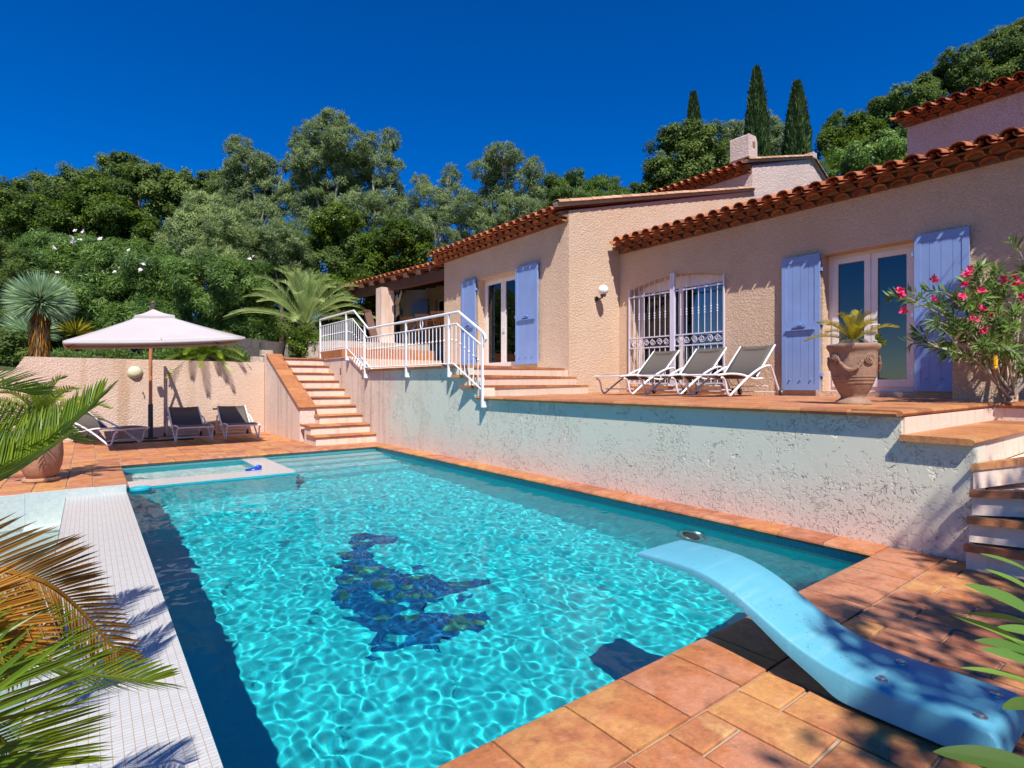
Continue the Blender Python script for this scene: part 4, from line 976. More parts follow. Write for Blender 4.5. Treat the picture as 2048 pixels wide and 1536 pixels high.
# ================================================================== POTS
def pot_lathe(b, prof, c, seg=40): b.lathe(prof, seg, c)
uc = Vector((5.86,2.2,1.002))
ur = thing('terracotta_urn', 'large classical terracotta urn with garland on the terrace edge', 'urn', uc)
b = MB(); pot_lathe(b, [(0,0),(.158,0),(.160,.014),(.140,.03),(.116,.048),(.106,.062),(.106,.078),(.122,.103),(.150,.157),(.175,.226),(.190,.294),(.198,.36),(.200,.41),(.200,.46),(.203,.495),(.212,.515),(.226,.535),(.229,.555),(.224,.57),(.21,.575),(.198,.565),(.19,.50),(0,.49)], uc)
for z,r in ((.20,.165),(.235,.1765),(.262,.183)): b.lathe([(r,z-.006),(r+.006,z),(r,z+.006)], 40, uc)
b.build('body', M['urn_clay'], ur, smooth=True, angle=60)
fa = math.atan2(-2.2,-5.86)
def onurn(a, z, out=0):
    tab = [(.157,.150),(.226,.175),(.294,.190),(.36,.198),(.41,.200),(.46,.200),(.50,.204)]
    r = np.interp(z,[t_[0] for t_ in tab],[t_[1] for t_ in tab])+out
    return uc + Vector((r*math.cos(fa+a), r*math.sin(fa+a), z))
for a0 in (0, 2*PI/3, -2*PI/3):
    b = MB()
    pts = [onurn(a0-.10+a, .455-.13*math.sin(PI*(a+.55)/1.1)**.8, .012) for a in np.linspace(-.55,.55,17)]
    b.tube(pts, [.008+.013*math.sin(PI*i/16) for i in range(17)], 8)
    for i in range(2,15): b.ball(pts[i]+Vector((0,0,random.uniform(-.008,.008))), .016+.006*math.sin(PI*i/16), 6, 4)
    b.build('garland', M['urn_clay'], ur, smooth=True)
for a in (.66,-.86):
    b = MB(); c = onurn(a,.43,.004); nrm = Vector((math.cos(fa+a),math.sin(fa+a),0)); tx = Vector((-nrm.y,nrm.x,0)); tz = Vector((0,0,1))
    for rr,hh in ((.045,.010),(.030,.016),(.012,.022)):
        pts = [c+nrm*hh+(tx*math.cos(q)+tz*math.sin(q))*rr for q in np.linspace(0,2*PI,17)]; b.tube(pts, .007, 6)
    b.ball(c+nrm*.01, .018, 8, 6); b.build('medallion', M['urn_clay'], ur, smooth=True)
b = MB(); b.lathe([(0,.545),(.12,.552),(.194,.54)], 24, uc); b.build('soil', M['soil'], ur, smooth=True)
jc = Vector((-.46,8.9,.0))
jar = thing('terracotta_jar', 'big bulbous terracotta jar on a pale round foot at the pool corner', 'jar', jc)
b = MB(); pot_lathe(b, [(0,.045),(.135,.045),(.165,.09),(.20,.19),(.215,.32),(.21,.45),(.19,.56),(.168,.62),(.175,.65),(.2,.67),(.205,.69),(.19,.70),(.16,.68),(.15,.62),(0,.61)], jc); b.build('body', M['pot_clay'], jar, smooth=True, angle=60)
b = MB(); pot_lathe(b, [(0,.004),(.18,.004),(.19,.02),(.18,.044),(0,.0445)], jc); b.build('foot', M['tile_rake'], jar, smooth=True, angle=60)
# pillar beside the oleander
pl = thing('garden_pillar', 'short rendered pillar in dappled shade behind the pink oleander', 'pillar', (7.9,1.62,1.0))
b = MB(); b.box(7.62,1.42,.9,8.25,1.86,1.93); b.build('shaft', M['stucco_house'], pl)
b = MB(); b.box(7.592,1.50,1.30,7.6195,1.58,1.39); b.build('socket', M['socket_white'], pl)
pp_ = thing('flower_pot', 'plain terracotta flower pot standing on the rendered pillar', 'pot', (7.9,1.64,1.93))
b = MB(); b.lathe([(0,0),(.12,0),(.175,.26),(.195,.26),(.195,.31),(.165,.31),(.155,.27),(0,.26)], 24, (7.9,1.64,1.931)); b.build('body', M['pot_clay'], pp_, smooth=True, angle=50)
# ================================================================== PLANTS
def unit(a): return a/np.maximum(1e-9, np.linalg.norm(a, axis=1, keepdims=True))
def rdir(n): return unit(RNG.normal(size=(n,3)))
def strips(name, P, A, N_, L, W, tint, mat, parent=None, fold=.12, bend=0.0):
    """leaf blades: base P, axis A, face normal N_, length L, width W"""
    n = len(P); L = np.broadcast_to(np.asarray(L,float),(n,))[:,None]; W = np.broadcast_to(np.asarray(W,float),(n,))[:,None]
    A = unit(A); S = unit(np.cross(A, N_)); U = np.cross(S, A)
    m = P + A*L*.48 + U*bend*L
    V = np.stack([P, m + S*W*.5 + U*W*fold, P + A*L, m - S*W*.5 + U*W*fold], 1).reshape(-1,3)
    if parent is not None: V = V - np.array(parent_loc(parent))
    me = bpy.data.meshes.new(name); me.vertices.add(4*n); me.vertices.foreach_set('co', V.astype(np.float32).ravel())
    me.loops.add(4*n); me.loops.foreach_set('vertex_index', np.arange(4*n, dtype=np.int32))
    me.polygons.add(n); me.polygons.foreach_set('loop_start', np.arange(0,4*n,4,dtype=np.int32)); 
    me.update(calc_edges=True)
    a = me.attributes.new('tint','FLOAT','FACE'); a.data.foreach_set('value', np.broadcast_to(tint,(n,)).astype(np.float32))
    me.materials.append(M[mat]); o = bpy.data.objects.new(name, me); COL.objects.link(o)
    if parent is not None: o.parent = parent
    return o
def crown_points(blobs, L, W, dens, rc=.42, outer=.55):
    Ps, Ns, Ts = [], [], []
    for (c, rx, ry, rz) in blobs:
        c = np.array(c); R = np.array([rx,ry,rz]); rmin = min(rx,rz)
        r = max(.12, rc*rmin)
        area = 4*PI*((rx*rz)**1.6/3+(rx*ry)**1.6/3+(ry*rz)**1.6/3)**(1/1.6)
        nc = max(8, int(area/(PI*r*r)*1.15)); d = rdir(nc)
        q = c + d*R*RNG.uniform(.60,1.0,(nc,1))
        q = q + RNG.normal(size=(nc,3))*r*.2
        rr = r*RNG.uniform(.65,1.2,nc); ct = RNG.uniform(.15,.85,nc)
        for k in range(nc):
            m = max(6, int(dens*2.2*PI*rr[k]**2/(L*W*.5)))
            e = rdir(m); p = q[k] + e*rr[k]*(RNG.uniform(.15,1,(m,1))**.6)*np.array([1,1,.8])
            Ps.append(p); Ns.append(unit(e*.6 + d[k]*.5 + np.array([0,0,.45]) + RNG.normal(size=(m,3))*.45)); Ts.append(np.clip(ct[k]+RNG.normal(size=m)*.16,0,1))
    return np.concatenate(Ps), np.concatenate(Ns), np.concatenate(Ts)
def tree(name, label, cat, blobs, d, leaf_m, L=.2, W=.11, dens=1.0, group=None, bark='bark', trunk=True, depth=.9, rc=.42, drop=None, spread=.0):
    B = []
    for (px,py,rx,ry) in blobs:
        s = d/FOC; dd = d + random.uniform(-.5,.5)*rx*s*1.2
        c = spot(px,py,dd); B.append(((c.x,c.y,c.z), rx*s, rx*s*depth, ry*s))
    xs = np.array([b[0] for b in B]); w_ = np.array([b[1]*b[3] for b in B]); cc = (xs*w_[:,None]).sum(0)/w_.sum()
    g = gz(cc[0],cc[1]) if drop is None else drop
    t = thing(name, label, cat, (cc[0],cc[1],g), 0, group)
    P, N_, T = crown_points(B, L, W, dens, rc)
    ax = rdir(len(P)); ax = ax - N_*(ax*N_).sum(1,keepdims=True); ax = unit(ax + np.array([0,0,spread]))
    strips('crown', P, ax, N_, L*RNG.uniform(.7,1.25,len(P)), W*RNG.uniform(.7,1.2,len(P)), T, leaf_m, t)
    if trunk:
        b = MB(); h = cc[2]-g; r0 = max(.06, .035*max(b_[1] for b_ in B)*4*.6); base = Vector((cc[0],cc[1],g-.2)); fork = Vector((cc[0]+.1*h*.2,cc[1],g+max(.4,h*.5)))
        b.tube([base, base.lerp(fork,.5)+Vector((.08,.05,0)), fork], [r0*1.25, r0, r0*.8], 8)
        for (c,rx,ry,rz) in B:
            c = Vector(c); mid = fork.lerp(c,.5)+Vector((random.uniform(-.2,.2),random.uniform(-.2,.2),.1)); b.tube([fork, mid, c, c+Vector((random.uniform(-.4,.4)*rx,random.uniform(-.4,.4)*ry,rz*.7))], [r0*.6,r0*.42,r0*.22,.012], 6)
            for k in range(3): e = c+Vector((random.uniform(-.7,.7)*rx,random.uniform(-.7,.7)*ry,random.uniform(.1,.75)*rz)); b.tube([mid.lerp(c,.6), c.lerp(e,.5)+Vector((0,0,.05)), e], [r0*.25,r0*.16,.01], 5)
        b.build('trunk', M[bark], t, smooth=True)
    return t
OAKG, MIMG = 'oaks on the wooded slope', 'feathery grey-green trees behind the garden'
tree('oak_tree','dark oak at the far end of the treeline above the spiky yucca','tree',[(-30,405,60,50),(5,400,28,45),(0,460,65,75)],27,'leaf_oak',0.144,0.086,group=OAKG)
tree('oak_tree','flat topped oak beside the dark end oak above the white flowered hedge','tree',[(70,380,40,28),(110,395,60,40),(165,362,42,30),(130,440,80,55),(60,440,50,45)],30,'leaf_oak',0.158,0.086,group=OAKG)
tree('oak_tree','tallest domed oak in the dark treeline over the parasol','tree',[(245,345,52,30),(300,362,48,35),(215,385,55,40),(280,410,65,50),(250,318,22,12)],30,'leaf_oak',0.158,0.086,group=OAKG)
tree('oak_tree','oak between the domed oak and the tall feathery mimosas','tree',[(368,368,42,26),(432,368,32,28),(395,415,65,50),(345,400,40,35),(450,410,40,50)],29,'leaf_oak',0.158,0.086,group=OAKG)
tree('laurel_tree','small dark glossy tree in front of the flat topped oak','tree',[(75,428,45,38),(40,458,42,36),(100,460,40,36)],23,'leaf_laurel',0.122,0.072)
tree('laurel_tree','large glossy saturated green tree in front of the domed oak','tree',[(188,385,28,26),(200,418,50,38),(238,445,50,40),(150,450,50,38),(290,470,62,40),(335,492,52,35),(240,480,60,40)],22.5,'leaf_laurel',0.122,0.072)
tree('mimosa_tree','low silvery feathery mimosa spreading over the oleander hedge','tree',[(412,425,52,34),(388,470,50,45),(450,462,55,48),(485,500,52,42),(430,522,55,40),(365,500,40,35)],20,'leaf_pale',.15,.030,1.1,group=MIMG,spread=.5,rc=.34)
tree('mimosa_tree','small feathery mimosa between the silvery one and the big mimosa','tree',[(560,485,48,42),(535,520,48,40),(590,520,40,36)],20.5,'leaf_mimosa',.15,0.027,0.79,group=MIMG,spread=.4,rc=.24)
tree('mimosa_tree','upright feathery tree next to the tallest mimosa','tree',[(478,300,26,26),(500,335,45,36),(530,335,26,26),(490,395,52,50),(545,395,36,46),(520,450,58,50),(470,350,25,30),(568,335,10,14)],26,'leaf_mimosa',.17,0.036,0.72,group=MIMG,spread=.4,rc=.24,bark='bark_pale')
tree('mimosa_tree','tallest broad feathery mimosa rising above the parasol and palm','tree',[(668,243,34,18),(640,272,48,30),(692,290,45,40),(612,318,36,34),(650,350,70,48),(612,400,52,55),(682,418,72,55),(640,470,62,48),(700,340,45,45),(600,290,20,22)],26,'leaf_mimosa',.17,0.036,0.72,group=MIMG,spread=.4,rc=.24,bark='bark_pale')
tree('mimosa_tree','twin topped feathery tree beside the tallest mimosa','tree',[(742,288,20,22),(780,282,22,22),(760,335,44,42),(772,395,46,50),(735,440,62,58),(790,440,30,50)],26.5,'leaf_mimosa',.17,0.036,0.68,group=MIMG,spread=.4,rc=.24,bark='bark_pale')
tree('mimosa_tree','sparse feathery tree with pale bare stems above the veranda roof','tree',[(842,368,20,20),(902,358,22,26),(862,408,50,42),(908,412,42,40),(870,465,60,48),(820,430,25,40)],24.5,'leaf_mimosa',.16,0.029,0.54,group=MIMG,spread=.4,rc=.24,bark='bark_pale')
tree('mimosa_tree','feathery tree with an open top above the middle block eave','tree',[(1008,312,42,20),(972,345,32,30),(1068,345,22,32),(1020,372,55,38),(990,420,70,40),(1040,430,58,36),(958,462,62,40),(1075,395,20,30)],25.5,'leaf_mimosa',.17,0.034,0.65,group=MIMG,spread=.4,rc=.24,bark='bark_pale')
tree('stone_pine','rounded dark green pine behind the middle roof','tree',[(1108,390,38,32),(1160,376,44,26),(1210,384,48,28),(1242,394,24,22),(1150,418,70,36),(1230,418,50,30),(1275,386,16,22),(1090,420,30,30)],30,'leaf_pine',0.158,0.043,1.2,spread=.8)
tree('oak_tree','large dark oak beside the chimney and the smallest cypress','tree',[(1345,275,34,26),(1410,288,44,40),(1342,312,42,40),(1320,350,38,36),(1380,345,60,50),(1432,330,40,50),(1300,385,26,22),(1345,385,50,30)],24,'leaf_oak',0.122,0.079,1.0,group=OAKG)
tree('mimosa_tree','pale feathery tree filling the gap between two tall cypresses','tree',[(1470,272,30,28),(1532,262,32,32),(1560,305,42,46),(1500,315,52,40),(1460,320,40,36)],28,'leaf_mimosa',.18,.04,.75,group=MIMG,spread=.4,rc=.26)
def cypress(label, px, ptop, pbase, hw, d):
    a = spot(px,pbase,d); top = spot(px,ptop,d); g = gz(a.x,a.y); t = thing('cypress_tree', label, 'cypress', (a.x,a.y,g), 0, 'tall cypresses behind the chimney'); z0 = min(a.z-3, a.z); H = top.z - z0; r = hw*d/FOC; n = 15000
    u = RNG.uniform(0,1,n)**.8; ph = RNG.uniform(0,2*PI,n)
    prof = np.interp(u,[0,.1,.4,.7,.88,1],[.75,.95,1,.74,.36,.03]) * (1+.13*np.sin(ph*5+u*9)+.08*np.sin(ph*9-u*23))
    rr = prof*r*RNG.uniform(.72,1.04,n); P = np.stack([a.x+rr*np.cos(ph), a.y+rr*np.sin(ph), z0+u*H],1)
    o = np.stack([np.cos(ph),np.sin(ph),np.zeros(n)],1); A = unit(o*.35+np.array([0,0,1.])+RNG.normal(size=(n,3))*.2)
    strips('crown', P, A, unit(o+RNG.normal(size=(n,3))*.5), .30*RNG.uniform(.6,1.2,n), .075, np.clip(.5+.3*np.sin(ph*7+u*17)+RNG.normal(size=n)*.2,0,1), 'leaf_cypress', t)
    b = MB(); b.tube([Vector((a.x,a.y,g-.2)), Vector((a.x,a.y,z0+H*.85))], [.16,.03], 8); b.build('trunk', M['bark'], t, smooth=True)
cypress('smallest cypress with only its tip above the dark oak',1387,192,290,14,29)
cypress('tallest slender cypress standing directly behind the chimney',1513,143,330,22,26)
cypress('cypress standing apart from the chimney at the wooded hillside',1594,172,335,25,25)
tree('oak_tree','round oak at the low end of the hillside wood beside the cypress','tree',[(1690,255,48,26),(1660,290,32,32),(1730,285,45,38),(1700,300,50,36)],30,'leaf_laurel',0.144,0.086,group=OAKG)
tree('oak_tree','spreading oak in the middle of the hillside wood','tree',[(1800,205,58,28),(1755,232,50,30),(1780,262,62,38),(1850,172,24,22),(1835,215,45,36)],31,'leaf_oak',0.151,0.094,group=OAKG)
tree('oak_tree','highest oak on the hillside above the top roof','tree',[(1922,135,50,32),(1990,112,60,36),(2034,72,36,24),(1957,98,13,16),(1890,155,26,28),(1950,178,72,38),(2050,140,65,55),(2070,80,40,40)],32,'leaf_oak',0.151,0.094,group=OAKG)
tree('hillside_shrub','light green shrub mass leaning on the side wall of the upper house','shrub',[(1745,322,70,38),(1790,290,42,28),(1692,352,48,26),(1810,330,50,40)],21,'leaf_oleander',.14,.05,1.1)
tree('laurel_tree','yellow green laurel lit in front of the big mimosa trunk','tree',[(650,448,33,28),(685,440,33,33),(668,475,40,28)],22,'leaf_bright',0.115,0.065,.9)
tree('laurel_tree','dark laurel bush behind the veranda roof end','tree',[(770,498,55,42),(800,522,55,40),(742,540,48,40),(830,475,36,34),(800,470,36,30),(850,515,40,30)],21,'leaf_laurel',0.108,0.065,1.0)
tree('dark_bush','dense shaded bush filling the gap behind the palm','bush',[(600,505,60,40),(580,545,55,42),(665,560,72,50),(722,525,62,50),(690,500,60,45),(620,590,70,45),(760,570,50,40)],22.5,'leaf_oak',0.115,0.065,1.1)
tree('dark_bush','shaded bush under the silvery mimosa beside the palm','bush',[(540,600,55,50),(560,655,55,45),(500,560,50,45),(520,650,45,45)],21.5,'leaf_oak',0.101,0.050,1.1)
tree('dark_bush','dark bush tucked behind the veranda pillar','bush',[(700,600,60,45),(720,650,55,50),(680,660,40,40)],20,'leaf_laurel',0.101,0.050,1.0)
OLG = 'oleander hedge behind the garden wall'
tree('oleander_shrub','shaded end of the oleander hedge behind the spiky yucca','shrub',[(-5,535,55,65),(0,610,60,70),(30,660,50,60),(-20,690,60,50),(60,620,40,60)],15.5,'leaf_oak',0.108,0.022,1.15,group=OLG,trunk=True)
h2 = tree('oleander_shrub','white flowered oleander shrub rising beside the spiky yucca','shrub',[(120,505,80,40),(100,560,70,60),(165,595,80,70),(205,535,75,55),(180,650,70,50),(110,640,60,55)],16.5,'leaf_oleander',.16,.028,1.15,group=OLG)
h3 = tree('oleander_shrub','dense oleander shrub directly behind the parasol top','shrub',[(280,535,80,52),(262,610,80,62),(330,585,70,60),(300,655,80,45)],17,'leaf_oleander',.16,.028,1.15,group=OLG)
h4 = tree('oleander_shrub','broad sunlit oleander shrub between the parasol and the palm','shrub',[(430,565,80,52),(482,562,58,45),(412,635,80,55),(498,620,58,52),(470,660,70,40),(360,560,50,45)],17.5,'leaf_oleander',.16,.028,1.15,group=OLG)
tree('dark_bush','dark low bush at the sloped end of the garden wall','bush',[(12,692,42,34),(-35,680,45,44),(40,712,26,18),(-60,730,50,40)],12.6,'leaf_oak',0.079,0.036,1.2)
tree('green_bush','bright fresh green bush beneath the palm beside the railing','bush',[(612,678,30,26),(640,692,28,22),(600,697,26,18)],15.6,'leaf_bright',0.072,0.029,1.1)
def blossoms(parent, pts, mat, r=.07, n=7):
    for p in pts:
        b = MB()
        c = p
        for k in range(n//2):
            N_ = Vector((random.uniform(-1,1),random.uniform(-1,.2),random.uniform(-.2,1))).normalized(); S = N_.orthogonal().normalized(); T = N_.cross(S)
            for j in range(5):
                a = 2*PI*j/5; e = S*math.cos(a)+T*math.sin(a); f_ = S*math.cos(a+.9)+T*math.sin(a+.9); g_ = S*math.cos(a-.1)+T*math.sin(a-.1); q = r*random.uniform(.6,1.1)
                b.add([c, c+g_*q*.8+N_*q*.3, c+(e+f_)*q*.62+N_*q*.35, c+f_*q*.8+N_*q*.3],[(0,1,2,3)])
        b.build('flower', M[mat], parent)
blossoms(h2, [spot(px,py,15.3) for px,py in ((150,462),(167,463),(142,474),(200,478),(146,483),(107,495),(160,480),(115,545),(205,543),(75,600))], 'petal_white', .07, 4)
blossoms(h3, [spot(px,py,15.8) for px,py in ((288,527),(258,500),(281,540),(229,544),(240,535))], 'petal_white', .06, 4)
blossoms(h4, [spot(px,py,16.4) for px,py in ((376,530),(505,512),(500,518),(512,515),(470,585))], 'petal_white', .06, 4)
# spiky yuccas
def yucca(name, label, c, zb, r, n, leaf_m, Wd=.02, low=-.75, skirt=True):
    t = thing(name, label, 'yucca', (c.x,c.y,zb))
    D = rdir(n*2); D = D[D[:,2] > low][:n]; n = len(D)
    P = np.array(c)+D*.05; A = unit(D+np.array([0,0,-.02]))
    strips('crown', P, A, unit(np.cross(A, rdir(n))), r*RNG.uniform(.82,1.05,n), Wd, RNG.uniform(.1,.9,n), leaf_m, t)
    if skirt:
        b = MB(); h = c.z-zb; b.tube([Vector((c.x,c.y,zb-.1)), Vector((c.x+.02,c.y,zb+h*.5)), Vector(c)], [.13,.15,.10], 12); b.build('trunk', M['yucca_skirt'], t, smooth=True)
        m = 700; ph = RNG.uniform(0,2*PI,m); zz = RNG.uniform(.15,1.05,m)*h+zb; o = np.stack([np.cos(ph),np.sin(ph),np.zeros(m)],1)
        strips('dead_leaves', np.array([c.x,c.y,0])+o*.12+np.stack([0*zz,0*zz,zz],1), unit(o*.28+np.array([0,0,-1.])), o, .34, .022, RNG.uniform(0,1,m), 'leaf_cycad_brown', t)
yucca('spiky_yucca','tall yucca with a blue green spherical head on a shaggy trunk', spot(80,602,11.9), 1.6, .64, 1700, 'leaf_yucca')
yucca('spiky_yucca','smaller shaded yucca tucked behind the tall shaggy one', spot(58,665,12.9), 1.6, .62, 600, 'leaf_yucca', low=-.3, skirt=True)
yucca('spiky_plant','small yellowish spiky plant between the tall yucca and the parasol', spot(150,668,13.0), 1.7, .42, 110, 'leaf_cycad_yellow', .03, -.1, skirt=False)
# feather palms and cycads
def rail_pts(pts, n):
    P = [np.array(p, float) for p in pts]; k = len(P)-1; out = []
    for t in np.linspace(0, k, n):
        i = min(int(t), k-1); s = t-i; p0,p1,p2,p3 = P[max(i-1,0)],P[i],P[i+1],P[min(i+2,k)]
        out.append(.5*((2*p1)+(p2-p0)*s+(2*p0-5*p1+4*p2-p3)*s*s+(3*p1-p0-3*p2+p3)*s**3))
    return np.array(out)
def frond(parent, pts, nl, ll, lw, leaf_m, up, vee=.5, sweep=.55, r=.006, start=.12, droop=0.0, tint=None, stem='leaf_cycad_yellow', tipc=.35, near=False):
    """one frond: a stem with two ranks of leaflets (blades with a keel), as one mesh"""
    C = rail_pts(pts, nl); T = np.gradient(C, axis=0); T = unit(T)
    up = np.broadcast_to(np.array(up,float), C.shape); S = unit(np.cross(T, up)); N_ = np.cross(S, T)
    u = np.linspace(0,1,nl); V = []; F = []; ti = []
    i0 = int(start*nl); prof = np.interp(u,[start,start+.12,.5,.85,1],[.55,.9,1,.72,tipc])
    for sgn in (-1,1):
        for i in range(i0, nl):
            a = S[i]*sgn*math.cos(vee)+N_[i]*math.sin(vee); sw = sweep + .5*u[i]**3
            d = a*math.cos(sw)+T[i]*math.sin(sw) + RNG.normal(size=3)*.035; d /= np.linalg.norm(d); L = ll*prof[i]*RNG.uniform(.93,1.05)
            q = np.cross(d, N_[i]); q = np.cross(T[i], d) if np.linalg.norm(q) < .1 else q
            w = T[i] - d*np.dot(T[i],d); w /= np.linalg.norm(w); k = np.cross(d, w); k *= np.sign(np.dot(k,N_[i])+1e-9)
            o = len(V); p = C[i]; g = np.array([0,0,-droop])*L
            for (s,ww) in ((0,.55),(.35,1),(.75,.75)):
                c = p + d*L*s + g*s*s
                V += [c + w*lw*ww*.5 , c - k*lw*.22*ww*(1 if near else .6), c - w*lw*ww*.5]
            V.append(p + d*L + g)
            F += [(o,o+1,o+4,o+3),(o+1,o+2,o+5,o+4),(o+3,o+4,o+7,o+6),(o+4,o+5,o+8,o+7),(o+6,o+7,o+9),(o+7,o+8,o+9)]
            tt = (tint(u[i],sgn) if callable(tint) else (.5 if tint is None else tint)) + RNG.normal()*.1
            ti += [min(1,max(0,tt))]*6
    b = MB(); b.v = [tuple(x) for x in V]; b.f = F; b.t = ti; b.tube([Vector(p) for p in C[::max(1,nl//16)]]+[Vector(C[-1])], list(np.linspace(r*1.4,r*.4,len(C[::max(1,nl//16)])+1)), 6, .75)
    return b.build('frond', M[leaf_m], parent)
def rosette(name, label, cat, c, n, ll, e0, e1, nl, leaf_l, leaf_w, leaf_m, droop=.5, trunk=None, vee=.45, group=None, az=None, tint=None, r=.006, ld=.0, sweep=.55):
    t = thing(name, label, cat, c if trunk is None else (c[0],c[1],trunk), 0, group)
    c = Vector(c)
    for i in range(n):
        a = i*2.39996 + random.uniform(-.15,.15); e = math.radians(e0+(e1-e0)*(i+.5)/n + random.uniform(-6,6)); L = ll*random.uniform(.85,1.08)
        h = Vector((math.cos(a),math.sin(a),0)); d0 = h*math.cos(e)+Vector((0,0,math.sin(e)))
        p1 = c + d0*L*.38; p2 = c + d0*L*.72 + Vector((0,0,-droop*L*.16)) + h*L*.03; p3 = c + d0*L*.95 + Vector((0,0,-droop*L*.45)) + h*L*.06
        side = h.cross(Vector((0,0,1))); up = side.cross(d0).normalized(); up = up if up.z > 0 or e > 1.2 else -up
        frond(t, [c+d0*.02,p1,p2,p3], nl, leaf_l, leaf_w, leaf_m, up, vee, sweep, r, .10, ld, tint)
    if trunk is not None:
        b = MB(); b.tube([Vector((c.x,c.y,trunk-.05)), Vector((c.x,c.y,(trunk+c.z)/2)), c+Vector((0,0,.02))], [.13 if ll<1.2 else .26,.15 if ll<1.2 else .24,.10 if ll<1.2 else .2], 12); b.build('trunk', M['bark'], t, smooth=True)
    return t
rosette('date_palm','feathery date palm with arching grey green fronds behind the railing','palm tree', tuple(spot(610,650,17.2)), 44, 2.3, 88, 14, 54, .40, .013, 'leaf_palm', .55, trunk=2.3, vee=.55, r=.012, ld=.12, tint=lambda u,s: .35+.4*u, sweep=.85)
rosette('cycad','cycad sprawling over the top of the garden wall beside the parasol','cycad', (2.22,14.98,1.86), 34, 1.0, 70, -14, 40, .17, .013, 'leaf_cycad', .7, trunk=1.6, vee=.5, tint=lambda u,s: .35+.5*u)
rosette('cycad','young yellow green cycad growing in the terracotta urn','cycad', (uc.x,uc.y,uc.z+.60), 15, .40, 78, 18, 28, .085, .0075, 'leaf_cycad_yellow', .55, trunk=uc.z+.54, vee=.5, r=.004, tint=.55)
rosette('cycad','cycad with yellowing fronds growing in the bulbous jar','cycad', (jc.x,jc.y,.74), 18, .75, 75, 12, 36, .15, .012, 'leaf_cycad', .6, trunk=.60, tint=lambda u,s: .4+.5*u)
b = MB(); wv_ = MB()
sl = thing('seedling', 'small fresh green seedling beside the cycad in the urn', 'plant', (uc.x+.13,uc.y-.16,uc.z+.54))
b.tube([Vector((uc.x+.13,uc.y-.16,uc.z+.54)),Vector((uc.x+.14,uc.y-.17,uc.z+.64))], .004, 5); b.build('stem', M['leaf_bright'], sl)
n = 9; strips('foliage', np.array([[uc.x+.14,uc.y-.17,uc.z+.58+.006*i] for i in range(n)]), unit(rdir(n)+np.array([0,0,.5])), rdir(n), .07, .045, RNG.uniform(.4,.9,n), 'leaf_bright', sl)
rosette('fan_palm','small bright fan palm showing between the roofs','palm tree', tuple(spot(1665,352,22)), 14, .95, 85, 25, 20, .42, .03, 'leaf_bright', .25, trunk=5.5, vee=.1, tint=.6, sweep=.9)
# the big cycad at the catch basin, seen very close
bed = MB(); bed.slab([(-2.6,1.0),(-1.26,1.0),(-1.26,7.97),(-2.6,7.97)], -.6, -.07); tag(bed.build('planting_bed', M['soil']), kind='structure')
cc_ = Vector((-1.38,2.35,.46)); bc = thing('cycad', 'large cycad leaning over the white mosaic ledge with green and orange brown fronds', 'cycad', (cc_.x,cc_.y,-.08))
b = MB(); b.tube([Vector((cc_.x-.05,cc_.y,-.15)), Vector((cc_.x,cc_.y,.2)), cc_+Vector((0,0,.03))], [.16,.17,.12], 14); b.build('trunk', M['bark'], bc, smooth=True)
view = lambda px,py: -(spot(px,py,1.0)-Vector((0,0,EYE))).normalized()
UPZ = np.array([0,0,1.0])
def near_frond(pts, nl, ll, lw, m_, up, vee, tint, **k): return frond(bc, [cc_]+pts, nl, ll, lw, m_, up, vee, k.pop('sweep',.5), .007, .22, k.pop('droop',.05), tint, near=True, **k)
near_frond([spot(-260,1010,1.55),spot(-90,975,1.75),spot(60,915,1.95),spot(196,802,2.2)], 104, .225, .010, 'leaf_cycad', UPZ+.25*np.array(view(60,900)), .95, lambda u,s: .35+.35*u, tipc=.55, sweep=.62)
near_frond([spot(-260,930,1.9),spot(-90,860,2.2),spot(60,850,2.5),spot(150,880,2.7)], 80, .23, .010, 'leaf_cycad', UPZ+.3*np.array(view(60,900)), .7, lambda u,s: .3+.5*u, sweep=.6)
near_frond([spot(-260,870,1.8),spot(-120,800,2.0),spot(-10,775,2.3),spot(70,790,2.5)], 60, .22, .013, 'leaf_cycad', UPZ, .6, lambda u,s: .3+.3*u)
near_frond([spot(-300,1130,1.12),spot(-140,1115,1.16),spot(0,1140,1.22),spot(90,1165,1.28),spot(160,1220,1.36),spot(238,1308,1.45)], 74, .17, .0075, 'leaf_cycad_brown', UPZ*.55+np.array(view(150,1150))*.9, .15, lambda u,s: .35+.25*u+(.25 if s>0 else -.2), sweep=.62, tipc=.5)
near_frond([spot(-280,1270,1.05),spot(-120,1285,1.10),spot(40,1310,1.18),spot(170,1347,1.28),spot(302,1362,1.4)], 72, .17, .007, 'leaf_cycad', UPZ*.8+np.array(view(150,1350))*.5, .55, lambda u,s: .30+.3*u, sweep=.66, tipc=.55)
near_frond([spot(-300,1300,.98),spot(-220,1290,1.0),spot(-130,1290,1.03),spot(-70,1310,1.07),spot(-40,1350,1.1)], 60, .14, .008, 'leaf_cycad_yellow', UPZ*.7+np.array(view(0,1250))*.6, .5, lambda u,s: .4+.45*u, sweep=.6)
near_frond([spot(-260,1340,.90),spot(-140,1390,.94),spot(-20,1465,1.0),spot(50,1530,1.05),spot(90,1590,1.08)], 76, .20, .0075, 'leaf_cycad', UPZ*.5+np.array(view(50,1450))*.8, .5, lambda u,s: .35+.35*u, sweep=.45, tipc=.7)
near_frond([spot(-260,1450,.80),spot(-160,1520,.84),spot(-60,1620,.88)], 60, .19, .010, 'leaf_cycad', UPZ*.5+np.array(view(50,1450))*.8, .5, .4, sweep=.45)
